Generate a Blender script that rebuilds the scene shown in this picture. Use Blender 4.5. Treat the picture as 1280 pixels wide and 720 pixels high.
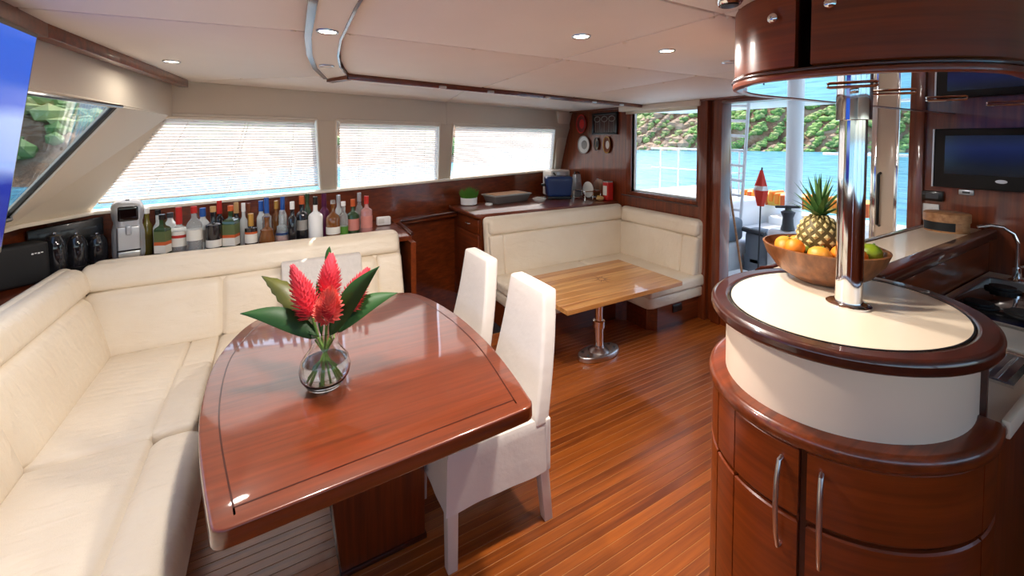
import bpy, bmesh, math, random
from mathutils import Vector, Matrix
random.seed(7)
PI = math.pi
for o in list(bpy.data.objects): bpy.data.objects.remove(o)
SC = bpy.context.scene
COL = SC.collection
# ------------------------------------------------------------------ camera
# world: X runs aft along the floor planks, Y runs athwart towards the port windows, Z up; cabin sole at z = 0
FPX, CAMH, HOR, YAW, PITCH = 520.0, 1.65, 175.0, math.radians(30), math.radians(2.0)
cam_d = bpy.data.cameras.new('camera'); cam = bpy.data.objects.new('camera', cam_d); COL.objects.link(cam)
cam.location = (0, 0, CAMH); cam.rotation_euler = (PI/2-PITCH, 0, -YAW)
cam_d.sensor_width = 36.0; cam_d.lens = FPX/1280*36
CYP = HOR+FPX*math.tan(PITCH)
cam_d.shift_y = (CYP-360)/1280; cam_d.clip_start = 0.02; cam_d.clip_end = 2000
SC.camera = cam
# ------------------------------------------------------------------ light and exposure
SC.view_settings.view_transform = 'Standard'; SC.view_settings.look = 'None'
SC.view_settings.exposure = 0.8; SC.view_settings.gamma = 1.0; SC.view_settings.use_curve_mapping = False
SUN_EL, SUN_AZ = math.radians(52), math.radians(62)     # azimuth from +X towards +Y
wd = bpy.data.worlds.new('world'); SC.world = wd; wd.use_nodes = True
nt = wd.node_tree; nt.nodes.clear()
wo = nt.nodes.new('ShaderNodeOutputWorld'); bg = nt.nodes.new('ShaderNodeBackground'); sk = nt.nodes.new('ShaderNodeTexSky')
sk.sky_type = 'NISHITA'; sk.sun_disc = False; sk.sun_elevation = SUN_EL; sk.sun_rotation = PI/2-SUN_AZ
sk.air_density = 1.0; sk.dust_density = 2.0; sk.ozone_density = 1.0
bg.inputs[1].default_value = 0.29
nt.links.new(sk.outputs[0], bg.inputs[0]); nt.links.new(bg.outputs[0], wo.inputs[0])
sl = bpy.data.lights.new('sun_offscreen', 'SUN'); sl.energy = 3.5; sl.angle = math.radians(1.0); sl.color = (1, .95, .87)
so = bpy.data.objects.new('sun_offscreen', sl); COL.objects.link(so)
sd = Vector((math.cos(SUN_EL)*math.cos(SUN_AZ), math.cos(SUN_EL)*math.sin(SUN_AZ), math.sin(SUN_EL)))
so.location = sd*30; so.rotation_euler = sd.to_track_quat('Z', 'Y').to_euler()
DOWNLIGHT_W = 56.0

# ------------------------------------------------------------------ pixel helpers (1280x720 frame)
_F = Vector((math.sin(YAW)*math.cos(PITCH), math.cos(YAW)*math.cos(PITCH), -math.sin(PITCH)))
_R = Vector((math.cos(YAW), -math.sin(YAW), 0)); _U = _R.cross(_F); _C = Vector((0, 0, CAMH))
def ray(x, y): return _F+_R*((x-640)/FPX)-_U*((y-CYP)/FPX)
def atz(x, y, z): d = ray(x, y); return _C+d*((z-CAMH)/d.z)
def ony(x, y, Y): d = ray(x, y); return _C+d*(Y/d.y)
def onx(x, y, X): d = ray(x, y); return _C+d*(X/d.x)

# ------------------------------------------------------------------ materials
def lin(c): return c/12.92 if c <= .04045 else ((c+.055)/1.055)**2.4
def rgb(r, g, b): return (lin(r/255), lin(g/255), lin(b/255), 1)
MATS = {}
def newmat(name):
    m = bpy.data.materials.new(name); m.use_nodes = True; MATS[name] = m
    return m, m.node_tree, m.node_tree.nodes['Principled BSDF']
def P(name, col, rough=.5, metal=0, coat=0, coat_r=.05, trans=0, ior=1.45, emis=None, es=0, bump=0, bscale=60, var=0, vscale=12, alpha=1, sheen=0, spec=.5):
    m, t, b = newmat(name)
    b.inputs['Base Color'].default_value = col; b.inputs['Roughness'].default_value = rough; b.inputs['Metallic'].default_value = metal
    b.inputs['Coat Weight'].default_value = coat; b.inputs['Coat Roughness'].default_value = coat_r
    b.inputs['Transmission Weight'].default_value = trans; b.inputs['IOR'].default_value = ior; b.inputs['Sheen Weight'].default_value = sheen
    b.inputs['Specular IOR Level'].default_value = spec
    if emis: b.inputs['Emission Color'].default_value = emis; b.inputs['Emission Strength'].default_value = es
    if bump or var:
        tc = t.nodes.new('ShaderNodeTexCoord')
    if bump:
        n = t.nodes.new('ShaderNodeTexNoise'); n.inputs['Scale'].default_value = bscale; n.inputs['Detail'].default_value = 4
        bp = t.nodes.new('ShaderNodeBump'); bp.inputs['Strength'].default_value = bump; bp.inputs['Distance'].default_value = .01
        t.links.new(tc.outputs['Object'], n.inputs['Vector']); t.links.new(n.outputs[0], bp.inputs['Height']); t.links.new(bp.outputs[0], b.inputs['Normal'])
    if var:
        n = t.nodes.new('ShaderNodeTexNoise'); n.inputs['Scale'].default_value = vscale; n.inputs['Detail'].default_value = 5
        mx = t.nodes.new('ShaderNodeMix'); mx.data_type = 'RGBA'
        mx.inputs[6].default_value = tuple(c*(1-var) for c in col[:3])+(1,); mx.inputs[7].default_value = tuple(min(1, c*(1+var)) for c in col[:3])+(1,)
        t.links.new(tc.outputs['Object'], n.inputs['Vector']); t.links.new(n.outputs[0], mx.inputs[0]); t.links.new(mx.outputs[2], b.inputs['Base Color'])
    return m
def wood(name, dark, light, axis='X', scale=1.0, rough=.3, coat=.6, coat_r=.06, rand=0.0, contrast=(.3, .7)):
    m, t, b = newmat(name)
    tc = t.nodes.new('ShaderNodeTexCoord'); mp = t.nodes.new('ShaderNodeMapping')
    s = {'H': (1.0, 1.0, 30), 'X': (1.2, 26, 26), 'Y': (26, 1.2, 26), 'Z': (26, 26, 1.2)}[axis]
    mp.inputs['Scale'].default_value = tuple(v*scale for v in s)
    n = t.nodes.new('ShaderNodeTexNoise'); n.inputs['Scale'].default_value = 1.6; n.inputs['Detail'].default_value = 7; n.inputs['Roughness'].default_value = .62
    n2 = t.nodes.new('ShaderNodeTexNoise'); n2.inputs['Scale'].default_value = 3.2; n2.inputs['Detail'].default_value = 2
    oi = t.nodes.new('ShaderNodeObjectInfo'); ad = t.nodes.new('ShaderNodeVectorMath'); ad.operation = 'MULTIPLY_ADD'
    ad.inputs[1].default_value = (17, 17, 17)
    t.links.new(tc.outputs['Object'], mp.inputs[0])
    t.links.new(oi.outputs['Random'], ad.inputs[0]); t.links.new(mp.outputs[0], ad.inputs[2])
    t.links.new(ad.outputs[0], n.inputs['Vector']); t.links.new(tc.outputs['Object'], n2.inputs['Vector'])
    a = t.nodes.new('ShaderNodeMath'); a.operation = 'MULTIPLY_ADD'; a.inputs[1].default_value = .18
    t.links.new(n2.outputs[0], a.inputs[0]); t.links.new(n.outputs[0], a.inputs[2])
    su = t.nodes.new('ShaderNodeMath'); su.operation = 'MULTIPLY_ADD'; su.inputs[1].default_value = rand; t.links.new(oi.outputs['Random'], su.inputs[0]); t.links.new(a.outputs[0], su.inputs[2])
    sb = t.nodes.new('ShaderNodeMath'); sb.operation = 'SUBTRACT'; sb.inputs[1].default_value = .09+rand*.5; t.links.new(su.outputs[0], sb.inputs[0])
    cr = t.nodes.new('ShaderNodeValToRGB'); cr.color_ramp.elements[0].color = dark; cr.color_ramp.elements[1].color = light
    cr.color_ramp.elements[0].position = contrast[0]; cr.color_ramp.elements[1].position = contrast[1]
    t.links.new(sb.outputs[0], cr.inputs[0]); t.links.new(cr.outputs[0], b.inputs['Base Color'])
    b.inputs['Roughness'].default_value = rough; b.inputs['Coat Weight'].default_value = coat; b.inputs['Coat Roughness'].default_value = coat_r
    return m
wood('mahogany', rgb(84, 33, 10), rgb(134, 58, 21), 'X')
wood('mahogany_h', rgb(96, 36, 8), rgb(148, 62, 18), 'H', coat=.35, contrast=(.25, .75))
wood('mahogany_y', rgb(84, 33, 10), rgb(134, 58, 21), 'Y')
wood('mahogany_z', rgb(84, 33, 10), rgb(134, 58, 21), 'Z')
wood('mahogany_table', rgb(88, 34, 10), rgb(124, 52, 18), 'X', coat=1.0, coat_r=.05)
wood('mahogany_edge', rgb(48, 17, 9), rgb(74, 27, 14), 'X', coat=.8)
wood('plank', rgb(112, 50, 11), rgb(176, 92, 30), 'X', rough=.32, coat=.55, coat_r=.13, rand=.25, contrast=(.25, .75))
wood('teak', rgb(176, 114, 58), rgb(226, 170, 104), 'X', rough=.3, coat=.5, rand=.3)
wood('bowl_wood', rgb(94, 52, 24), rgb(146, 90, 48), 'Z', rough=.4, coat=.2)
wood('box_wood', rgb(150, 100, 62), rgb(196, 146, 100), 'X', rough=.5, coat=.1)
P('caulk', rgb(186, 122, 66), .5)
P('cream', rgb(240, 222, 194), .5, bump=.05, bscale=300)
P('headliner', rgb(248, 242, 234), .6, bump=.12, bscale=220, var=.03, vscale=5)
P('header', rgb(226, 214, 194), .6, bump=.05, bscale=200)
P('trim_white', rgb(242, 232, 215), .4)
P('laminate', rgb(232, 212, 186), .28, coat=.25, coat_r=.1, var=.03, vscale=4)
P('panel_cream', rgb(240, 216, 192), .4)
P('slipcover', rgb(230, 220, 211), .8, bump=.25, bscale=16, sheen=.2)
P('chair_leg', rgb(236, 226, 212), .5)
P('black', rgb(14, 14, 16), .3, coat=.3)
P('black_matte', rgb(18, 18, 20), .6)
P('black_gloss', rgb(8, 8, 10), .06, coat=.5)
P('chrome', (.82, .82, .82, 1), .07, 1)
P('steel', (.62, .62, .62, 1), .28, 1)
P('aluminium', (.55, .56, .58, 1), .42, 1)
P('silver', rgb(196, 200, 206), .3, .6)
P('white', rgb(240, 240, 238), .4)
P('gelcoat', rgb(238, 240, 242), .35, coat=.3)
P('grey_pvc', rgb(128, 140, 152), .6)
P('dark_grey', rgb(64, 68, 74), .5)
P('navy', rgb(24, 52, 104), .4, coat=.3)
P('red', rgb(196, 40, 34), .5)
P('flag_red', rgb(226, 62, 44), .6)
P('orange', rgb(242, 140, 44), .5)
P('yellow', rgb(236, 190, 80), .5)
P('mirror', (.86, .86, .86, 1), .02, 1)
P('grass', rgb(84, 138, 46), .6, var=.3)
P('leaf', rgb(34, 74, 26), .55, var=.35, vscale=9)
P('leaf_bronze', rgb(78, 78, 28), .45, var=.45, vscale=14)
P('stem', rgb(98, 130, 58), .5, var=.2)
P('ginger', rgb(222, 74, 88), .5, var=.25, vscale=30)
P('ginger_tip', rgb(236, 122, 112), .5, var=.2, vscale=30)
P('citrus', rgb(224, 122, 22), .45, bump=.15, bscale=400, var=.06)
P('citrus_pale', rgb(212, 138, 42), .45, bump=.15, bscale=400, var=.1)
P('lime', rgb(140, 158, 32), .4, bump=.1, bscale=300, var=.2)
P('lime_dark', rgb(110, 116, 32), .4, bump=.1, bscale=300, var=.25)
P('pine_skin', rgb(92, 76, 34), .6, var=.4, vscale=40)
P('pine_eye', rgb(190, 168, 110), .6, var=.3, vscale=60)
P('pine_leaf', rgb(72, 108, 52), .5, var=.35, vscale=20)
P('pillow', rgb(216, 208, 200), .85, bump=.5, bscale=38, var=.12, vscale=30)
P('porcelain', rgb(224, 222, 216), .25, coat=.4)
P('brown', rgb(120, 62, 30), .5)
P('maroon', rgb(110, 38, 34), .5, var=.4, vscale=40)
P('lamp_lens', rgb(255, 244, 224), .4, emis=(1, .86, .66, 1), es=9)
P('lamp_lens_off', rgb(236, 226, 214), .3)
P('label_white', rgb(232, 228, 218), .6)
P('label_orange', rgb(206, 96, 46), .6)
P('label_pink', rgb(206, 132, 120), .6)
P('label_red', rgb(190, 48, 40), .6)
P('label_green', rgb(96, 108, 66), .6)
P('gold', rgb(206, 158, 80), .35, .5)
P('cork', rgb(196, 156, 104), .8)
P('blue_cap', rgb(46, 96, 178), .4)
P('purple', rgb(92, 26, 70), .35)
P('ink', rgb(70, 66, 60), .5)
P('inlay', rgb(128, 74, 34), .35, coat=.4)
P('inlay_dark', rgb(60, 18, 8), .3, coat=.5)
P('inlay_light', rgb(196, 110, 66), .3, coat=.5)
P('grey_tray', rgb(104, 96, 92), .4)
P('stone_grey', rgb(150, 146, 140), .5)
P('cord', rgb(226, 216, 202), .8)
# leather with creases
def leather():
    m, t, b = newmat('leather')
    b.inputs['Roughness'].default_value = .38; b.inputs['Coat Weight'].default_value = .12; b.inputs['Coat Roughness'].default_value = .25
    tc = t.nodes.new('ShaderNodeTexCoord')
    n = t.nodes.new('ShaderNodeTexNoise'); n.inputs['Scale'].default_value = 5; n.inputs['Detail'].default_value = 3
    mx = t.nodes.new('ShaderNodeMix'); mx.data_type = 'RGBA'; mx.inputs[6].default_value = rgb(228, 210, 184); mx.inputs[7].default_value = rgb(240, 226, 204)
    t.links.new(tc.outputs['Object'], n.inputs['Vector']); t.links.new(n.outputs[0], mx.inputs[0]); t.links.new(mx.outputs[2], b.inputs['Base Color'])
    mp = t.nodes.new('ShaderNodeMapping'); mp.inputs['Scale'].default_value = (5, 22, 10); mp.inputs['Rotation'].default_value = (0, 0, .25)
    w = t.nodes.new('ShaderNodeTexNoise'); w.inputs['Scale'].default_value = 1.3; w.inputs['Detail'].default_value = 3; w.inputs['Distortion'].default_value = .6
    t.links.new(tc.outputs['Object'], mp.inputs[0]); t.links.new(mp.outputs[0], w.inputs['Vector'])
    g = t.nodes.new('ShaderNodeTexVoronoi'); g.inputs['Scale'].default_value = 260; t.links.new(tc.outputs['Object'], g.inputs['Vector'])
    a = t.nodes.new('ShaderNodeMath'); a.operation = 'MULTIPLY_ADD'; a.inputs[1].default_value = .05
    t.links.new(g.outputs['Distance'], a.inputs[0]); t.links.new(w.outputs[0], a.inputs[2])
    bp = t.nodes.new('ShaderNodeBump'); bp.inputs['Strength'].default_value = .42; bp.inputs['Distance'].default_value = .02
    t.links.new(a.outputs[0], bp.inputs['Height']); t.links.new(bp.outputs[0], b.inputs['Normal'])
leather()
def pane_glass(name, tint=(1, 1, 1, 1), refl=.08):
    m, t, b = newmat(name); t.nodes.remove(b)
    out = t.nodes['Material Output']; tr = t.nodes.new('ShaderNodeBsdfTransparent'); gl = t.nodes.new('ShaderNodeBsdfGlossy'); mx = t.nodes.new('ShaderNodeMixShader')
    lw = t.nodes.new('ShaderNodeLayerWeight'); lw.inputs[0].default_value = .5
    pw = t.nodes.new('ShaderNodeMath'); pw.operation = 'POWER'; pw.inputs[1].default_value = 5
    ma = t.nodes.new('ShaderNodeMath'); ma.operation = 'MULTIPLY_ADD'; ma.inputs[1].default_value = .85; ma.inputs[2].default_value = .03
    t.links.new(lw.outputs['Facing'], pw.inputs[0]); t.links.new(pw.outputs[0], ma.inputs[0])
    tr.inputs[0].default_value = tint; gl.inputs['Roughness'].default_value = .02
    t.links.new(ma.outputs[0], mx.inputs[0]); t.links.new(tr.outputs[0], mx.inputs[1]); t.links.new(gl.outputs[0], mx.inputs[2]); t.links.new(mx.outputs[0], out.inputs[0])
pane_glass('pane'); pane_glass('pane_tint', (.84, .88, .9, 1)); pane_glass('glass_clear', (.95, .97, .96, 1))
pane_glass('glass_smoke', (.10, .10, .11, 1))
for nm, c in (('glass_green', (.03, .07, .03, 1)), ('glass_olive', (.16, .13, .02, 1)), ('glass_amber', (.18, .06, .012, 1)), ('glass_black', (.012, .012, .015, 1)), ('glass_rose', (.5, .22, .2, 1)), ('glass_frost', (.62, .66, .66, 1))):
    P('b'+nm, c, .08, coat=.6, coat_r=.03)
P('bottle_clear', (.8, .85, .85, 1), .06, trans=.75, ior=1.2, coat=.4)
def translucent(name, col):
    m, t, b = newmat(name); t.nodes.remove(b); out = t.nodes['Material Output']
    d = t.nodes.new('ShaderNodeBsdfDiffuse'); tr = t.nodes.new('ShaderNodeBsdfTranslucent'); mx = t.nodes.new('ShaderNodeMixShader'); mx.inputs[0].default_value = .62
    d.inputs[0].default_value = col; tr.inputs[0].default_value = col
    t.links.new(d.outputs[0], mx.inputs[1]); t.links.new(tr.outputs[0], mx.inputs[2]); t.links.new(mx.outputs[0], out.inputs[0])
translucent('blind', rgb(230, 222, 214))
translucent('roller', rgb(238, 226, 208))
def screen(name, stops, axis, strength):
    m, t, b = newmat(name)
    tc = t.nodes.new('ShaderNodeTexCoord'); sp = t.nodes.new('ShaderNodeSeparateXYZ'); cr = t.nodes.new('ShaderNodeValToRGB')
    wv = t.nodes.new('ShaderNodeTexNoise'); wv.inputs['Scale'].default_value = 3; wv.inputs['Detail'].default_value = 4
    a = t.nodes.new('ShaderNodeMath'); a.operation = 'MULTIPLY_ADD'; a.inputs[1].default_value = .12
    t.links.new(tc.outputs['Generated'], sp.inputs[0]); t.links.new(tc.outputs['Generated'], wv.inputs['Vector'])
    t.links.new(wv.outputs[0], a.inputs[0]); t.links.new(sp.outputs[axis], a.inputs[2]); t.links.new(a.outputs[0], cr.inputs[0])
    e = cr.color_ramp.elements
    while len(e) < len(stops): e.new(.5)
    for el, (p, c) in zip(e, stops): el.position = p; el.color = c
    b.inputs['Base Color'].default_value = (.01, .01, .015, 1); b.inputs['Roughness'].default_value = .12
    t.links.new(cr.outputs[0], b.inputs['Emission Color']); b.inputs['Emission Strength'].default_value = strength
screen('tv_bands', [(0, rgb(10, 28, 120)), (.36, rgb(14, 42, 150)), (.44, rgb(120, 146, 214)), (.66, rgb(150, 172, 226)), (.72, rgb(34, 84, 196)), (1, rgb(40, 92, 204))], 'Z', .7)  # emissive blue bands stacked by height, palest in the middle
screen('small_picture', [(0, rgb(2, 3, 6)), (.3, rgb(3, 6, 16)), (.75, rgb(10, 22, 60)), (1, rgb(4, 8, 22))], 'Z', .6)
def sea_mat():
    m, t, b = newmat('sea_water')
    b.inputs['Base Color'].default_value = rgb(62, 156, 186); b.inputs['Roughness'].default_value = .25
    tc = t.nodes.new('ShaderNodeTexCoord'); mp = t.nodes.new('ShaderNodeMapping'); mp.inputs['Scale'].default_value = (1.2, .5, 1)
    n = t.nodes.new('ShaderNodeTexNoise'); n.inputs['Scale'].default_value = 1.1; n.inputs['Detail'].default_value = 6
    bp = t.nodes.new('ShaderNodeBump'); bp.inputs['Strength'].default_value = .6; bp.inputs['Distance'].default_value = .15
    cr = t.nodes.new('ShaderNodeValToRGB'); cr.color_ramp.elements[0].color = rgb(52, 130, 162); cr.color_ramp.elements[1].color = rgb(104, 178, 198)
    cr.color_ramp.elements[0].position = .35; cr.color_ramp.elements[1].position = .7
    t.links.new(tc.outputs['Object'], mp.inputs[0]); t.links.new(mp.outputs[0], n.inputs['Vector']); t.links.new(n.outputs[0], bp.inputs['Height']); t.links.new(bp.outputs[0], b.inputs['Normal'])
    t.links.new(n.outputs[0], cr.inputs[0]); t.links.new(cr.outputs[0], b.inputs['Base Color'])
sea_mat()
def hill_mat():
    m, t, b = newmat('hill_ground'); b.inputs['Roughness'].default_value = .9
    tc = t.nodes.new('ShaderNodeTexCoord'); n = t.nodes.new('ShaderNodeTexNoise'); n.inputs['Scale'].default_value = .16; n.inputs['Detail'].default_value = 9; n.inputs['Roughness'].default_value = .7
    cr = t.nodes.new('ShaderNodeValToRGB'); e = cr.color_ramp.elements
    e[0].position = .36; e[0].color = rgb(88, 70, 54); e[1].position = .66; e[1].color = rgb(196, 170, 140)
    k = e.new(.5); k.color = rgb(160, 118, 84)
    t.links.new(tc.outputs['Object'], n.inputs['Vector']); t.links.new(n.outputs[0], cr.inputs[0]); t.links.new(cr.outputs[0], b.inputs['Base Color'])
    bp = t.nodes.new('ShaderNodeBump'); bp.inputs['Strength'].default_value = 1; bp.inputs['Distance'].default_value = 1.5
    t.links.new(n.outputs[0], bp.inputs['Height']); t.links.new(bp.outputs[0], b.inputs['Normal'])
hill_mat()
P('shrub_green', rgb(140, 172, 88), .8, var=.5, vscale=.5)
P('shrub_dark', rgb(104, 138, 72), .8, var=.5, vscale=.5)
P('shrub_olive', rgb(160, 168, 104), .8, var=.4, vscale=.5)
P('rock', rgb(176, 148, 120), .9, var=.3, vscale=.6)

# ------------------------------------------------------------------ mesh helpers
ORG = {}
def link(o, parent=None):
    COL.objects.link(o)
    if parent is not None: o.parent = parent
def fin(bm, smooth=40):
    bmesh.ops.recalc_face_normals(bm, faces=bm.faces)
    me = bpy.data.meshes.new('mesh'); bm.to_mesh(me); bm.free()
    if smooth:
        for p in me.polygons: p.use_smooth = len(p.vertices) < 9      # large flat caps stay flat
        me.set_sharp_from_angle(angle=math.radians(smooth))
    return me
def obj(name, bm, mat, parent=None, smooth=40, label=None, cat=None, group=None, kind=None):
    """bm is in world coordinates; a part is shifted into the frame of its thing, a lone mesh gets its origin at its base"""
    if parent is None:
        zs = [v.co.z for v in bm.verts]; xs = [v.co.x for v in bm.verts]; ys = [v.co.y for v in bm.verts]
        org = Vector(((min(xs)+max(xs))/2, (min(ys)+max(ys))/2, min(zs)))
    else: org = ORG[parent]
    bmesh.ops.translate(bm, verts=bm.verts, vec=-org)
    me = fin(bm, smooth); me.materials.append(MATS[mat])
    o = bpy.data.objects.new(name, me); link(o, parent); ORG[o] = org
    if parent is None: o.location = org
    tag(o, label, cat, group, kind)
    return o
def tag(o, label=None, cat=None, group=None, kind=None):
    if label: o['label'] = label
    if cat: o['category'] = cat
    if group: o['group'] = group
    if kind: o['kind'] = kind
def thing(name, label, cat, loc=(0, 0, 0), group=None, kind=None):
    o = bpy.data.objects.new(name, None); o.empty_display_size = .05; link(o); o.location = loc; ORG[o] = Vector(loc)
    tag(o, label, cat, group, kind); return o
def copy_tree(o, parent=None):
    c = o.copy(); COL.objects.link(c); c.parent = parent
    for ch in list(o.children): copy_tree(ch, c)
    return c
def NB(): return bmesh.new()
def box(bm, x0, x1, y0, y1, z0, z1, bev=0, seg=2, M=None):
    b2 = bmesh.new() if bev else bm
    vs = [b2.verts.new((x, y, z)) for x in (x0, x1) for y in (y0, y1) for z in (z0, z1)]
    for f in ((0, 1, 3, 2), (4, 6, 7, 5), (0, 4, 5, 1), (2, 3, 7, 6), (0, 2, 6, 4), (1, 5, 7, 3)): b2.faces.new([vs[i] for i in f])
    if bev:
        bmesh.ops.recalc_face_normals(b2, faces=b2.faces)
        bmesh.ops.bevel(b2, geom=b2.edges[:], offset=bev, segments=seg, affect='EDGES', profile=.5)
        if M: bmesh.ops.transform(b2, matrix=M, verts=b2.verts)
        merge(bm, b2)
    elif M: bmesh.ops.transform(bm, matrix=M, verts=vs)
    return bm
def merge(bm, b2):
    mp = {v: bm.verts.new(v.co) for v in b2.verts}
    for f in b2.faces:
        try: bm.faces.new([mp[v] for v in f.verts])
        except ValueError: pass
    b2.free()
def prism(bm, pts, z0, z1, bev=0, seg=2, M=None, edges='all'):
    """extrude an XY outline from z0 to z1"""
    b2 = bmesh.new()
    lo = [b2.verts.new((p[0], p[1], z0)) for p in pts]; hi = [b2.verts.new((p[0], p[1], z1)) for p in pts]
    n = len(pts); b2.faces.new(lo[::-1]); b2.faces.new(hi)
    for i in range(n): b2.faces.new((lo[i], lo[(i+1) % n], hi[(i+1) % n], hi[i]))
    bmesh.ops.recalc_face_normals(b2, faces=b2.faces)
    if bev:
        ed = [e for e in b2.edges if abs(e.verts[0].co.z-e.verts[1].co.z) < 1e-6] if edges == 'rim' else b2.edges[:]
        bmesh.ops.bevel(b2, geom=ed, offset=bev, segments=seg, affect='EDGES', profile=.5)
    if M: bmesh.ops.transform(b2, matrix=M, verts=b2.verts)
    merge(bm, b2); return bm
def hexa(bm, c, bev=0, seg=2):
    """solid from 8 corners: 4 of one face, then the 4 matching ones of the opposite face"""
    b2 = bmesh.new(); v = [b2.verts.new(p) for p in c]
    for f in ((3, 2, 1, 0), (4, 5, 6, 7), (0, 1, 5, 4), (1, 2, 6, 5), (2, 3, 7, 6), (3, 0, 4, 7)): b2.faces.new([v[i] for i in f])
    bmesh.ops.recalc_face_normals(b2, faces=b2.faces)
    if bev: bmesh.ops.bevel(b2, geom=b2.edges[:], offset=bev, segments=seg, affect='EDGES', profile=.5)
    merge(bm, b2); return bm
def slab(bm, quad, n, th, bev=0):
    n = Vector(n).normalized()*th; q = [Vector(p) for p in quad]
    return hexa(bm, q+[p+n for p in q], bev)
def tube(bm, pts, r, seg=10, caps=True):
    pts = [Vector(p) for p in pts]; n = len(pts); rs = r if isinstance(r, (list, tuple)) else [r]*n
    rings = []; up = None
    for i, p in enumerate(pts):
        d = (pts[min(i+1, n-1)]-pts[max(i-1, 0)]).normalized()
        if up is None: up = d.orthogonal().normalized()
        up = (up-d*up.dot(d)).normalized(); s = d.cross(up)
        rings.append([bm.verts.new(p+(up*math.cos(2*PI*k/seg)+s*math.sin(2*PI*k/seg))*rs[i]) for k in range(seg)])
    for a, b in zip(rings, rings[1:]):
        for k in range(seg): bm.faces.new((a[k], a[(k+1) % seg], b[(k+1) % seg], b[k]))
    if caps: bm.faces.new(rings[0][::-1]); bm.faces.new(rings[-1])
    return bm
def lathe(bm, prof, c=(0, 0, 0), seg=24, M=None, sx=1, sy=1, closed=False):
    """prof: list of (r, z)"""
    c = Vector(c); rings = []; vs = []
    for r, z in prof:
        if r < 1e-5: v = [bm.verts.new(c+Vector((0, 0, z)))]
        else: v = [bm.verts.new(c+Vector((r*math.cos(2*PI*k/seg)*sx, r*math.sin(2*PI*k/seg)*sy, z))) for k in range(seg)]
        rings.append(v); vs += v
    for a, b in zip(rings, rings[1:]+(rings[:1] if closed else [])):
        for k in range(seg):
            j = (k+1) % seg
            if len(a) == 1 and len(b) == 1: continue
            if len(a) == 1: bm.faces.new((a[0], b[j], b[k]))
            elif len(b) == 1: bm.faces.new((a[k], a[j], b[0]))
            else: bm.faces.new((a[k], a[j], b[j], b[k]))
    if len(rings[0]) > 1 and not closed: bm.faces.new(rings[0][::-1])
    if len(rings[-1]) > 1 and not closed: bm.faces.new(rings[-1])
    if M: bmesh.ops.transform(bm, matrix=M, verts=vs)
    return bm
def ball(bm, c, r, sx=1, sy=1, sz=1, seg=16):
    prof = [(r*math.sin(PI*i/10), -r*math.cos(PI*i/10)*sz) for i in range(11)]; prof[0] = (0, -r*sz); prof[-1] = (0, r*sz)
    return lathe(bm, prof, c, seg, sx=sx, sy=sy)
def rbox(bm, x0, x1, y0, y1, z0, z1, r=.03, n=6, fn=None, puff=0):
    """rounded, slightly padded block: a gridded box with its edges pulled to radius r; fn maps each vertex afterwards"""
    lo, hi = Vector((x0, y0, z0)), Vector((x1, y1, z1)); r = min(r, .499*min(hi-lo))
    def axis(a, b):
        inner = [a+r+(b-a-2*r)*i/n for i in range(n+1)]
        return [a, a+r*.3, a+r*.65]+inner+[b-r*.65, b-r*.3, b]
    ax = [axis(lo[i], hi[i]) for i in range(3)]; vm = {}
    def V(p):
        k = tuple(round(q, 5) for q in p)
        if k in vm: return vm[k]
        p = Vector(p); c = Vector([min(max(p[i], lo[i]+r), hi[i]-r) for i in range(3)]); d = p-c
        if d.length > 1e-9: q = c+d.normalized()*r
        else: q = p
        if puff:
            u = [2*(p[i]-lo[i])/(hi[i]-lo[i])-1 for i in range(3)]
            for i in range(3):
                if abs(abs(u[i])-1) < 1e-6:
                    o = [k2 for k2 in range(3) if k2 != i]; q[i] += math.copysign(puff, u[i])*(1-u[o[0]]**4)*(1-u[o[1]]**4)
        if fn: q = Vector(fn(q))
        vm[k] = bm.verts.new(q); return vm[k]
    for i in range(3):
        a, b = [k for k in range(3) if k != i]
        for side in (lo[i], hi[i]):
            for u0, u1 in zip(ax[a], ax[a][1:]):
                for w0, w1 in zip(ax[b], ax[b][1:]):
                    q = []
                    for u, w in ((u0, w0), (u1, w0), (u1, w1), (u0, w1)):
                        p = [0, 0, 0]; p[i] = side; p[a] = u; p[b] = w; q.append(V(p))
                    try: bm.faces.new(q)
                    except ValueError: pass
    return bm
def B(*a, **k): return box(NB(), *a, **k)
def RB(*a, **k): return rbox(NB(), *a, **k)
def T(pts, r, seg=10): return tube(NB(), pts, r, seg)

# ================================================================== THE SETTING
AFT = 3.45          # inner face of the aft bulkhead
ZC = 2.02           # underside of the headliner
# ---- floor: pale caulk base with single planks laid on it
fl = obj('floor', B(-.95, AFT+.02, -1.7, 3.1, -.06, -.0012), 'caulk', label='varnished narrow plank cabin floor with pale caulk lines', kind='structure')
PW = .0425
pm = fin(box(NB(), -2.19, 2.19, -(PW-.003)/2, (PW-.003)/2, -.002, .0016, bev=.0006, seg=1)); pm.materials.append(MATS['plank'])
ny = int((3.09+1.6)/PW)
for i in range(ny):
    o = bpy.data.objects.new('plank', pm); link(o, fl); o.location = Vector((1.255, 3.07-PW*i, -.0012))-ORG[fl]
# stairwell down into the port hull, seen beside the sofa
st = obj('floor_stairwell', B(.8, 1.7, 3.1, 4.4, -.75, -.7), 'mahogany', label='dark sole of the stairwell beside the sofa end', kind='structure')
obj('step', B(.9, 1.66, 3.1, 3.4, -.7, -.35), 'mahogany', st)

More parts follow.
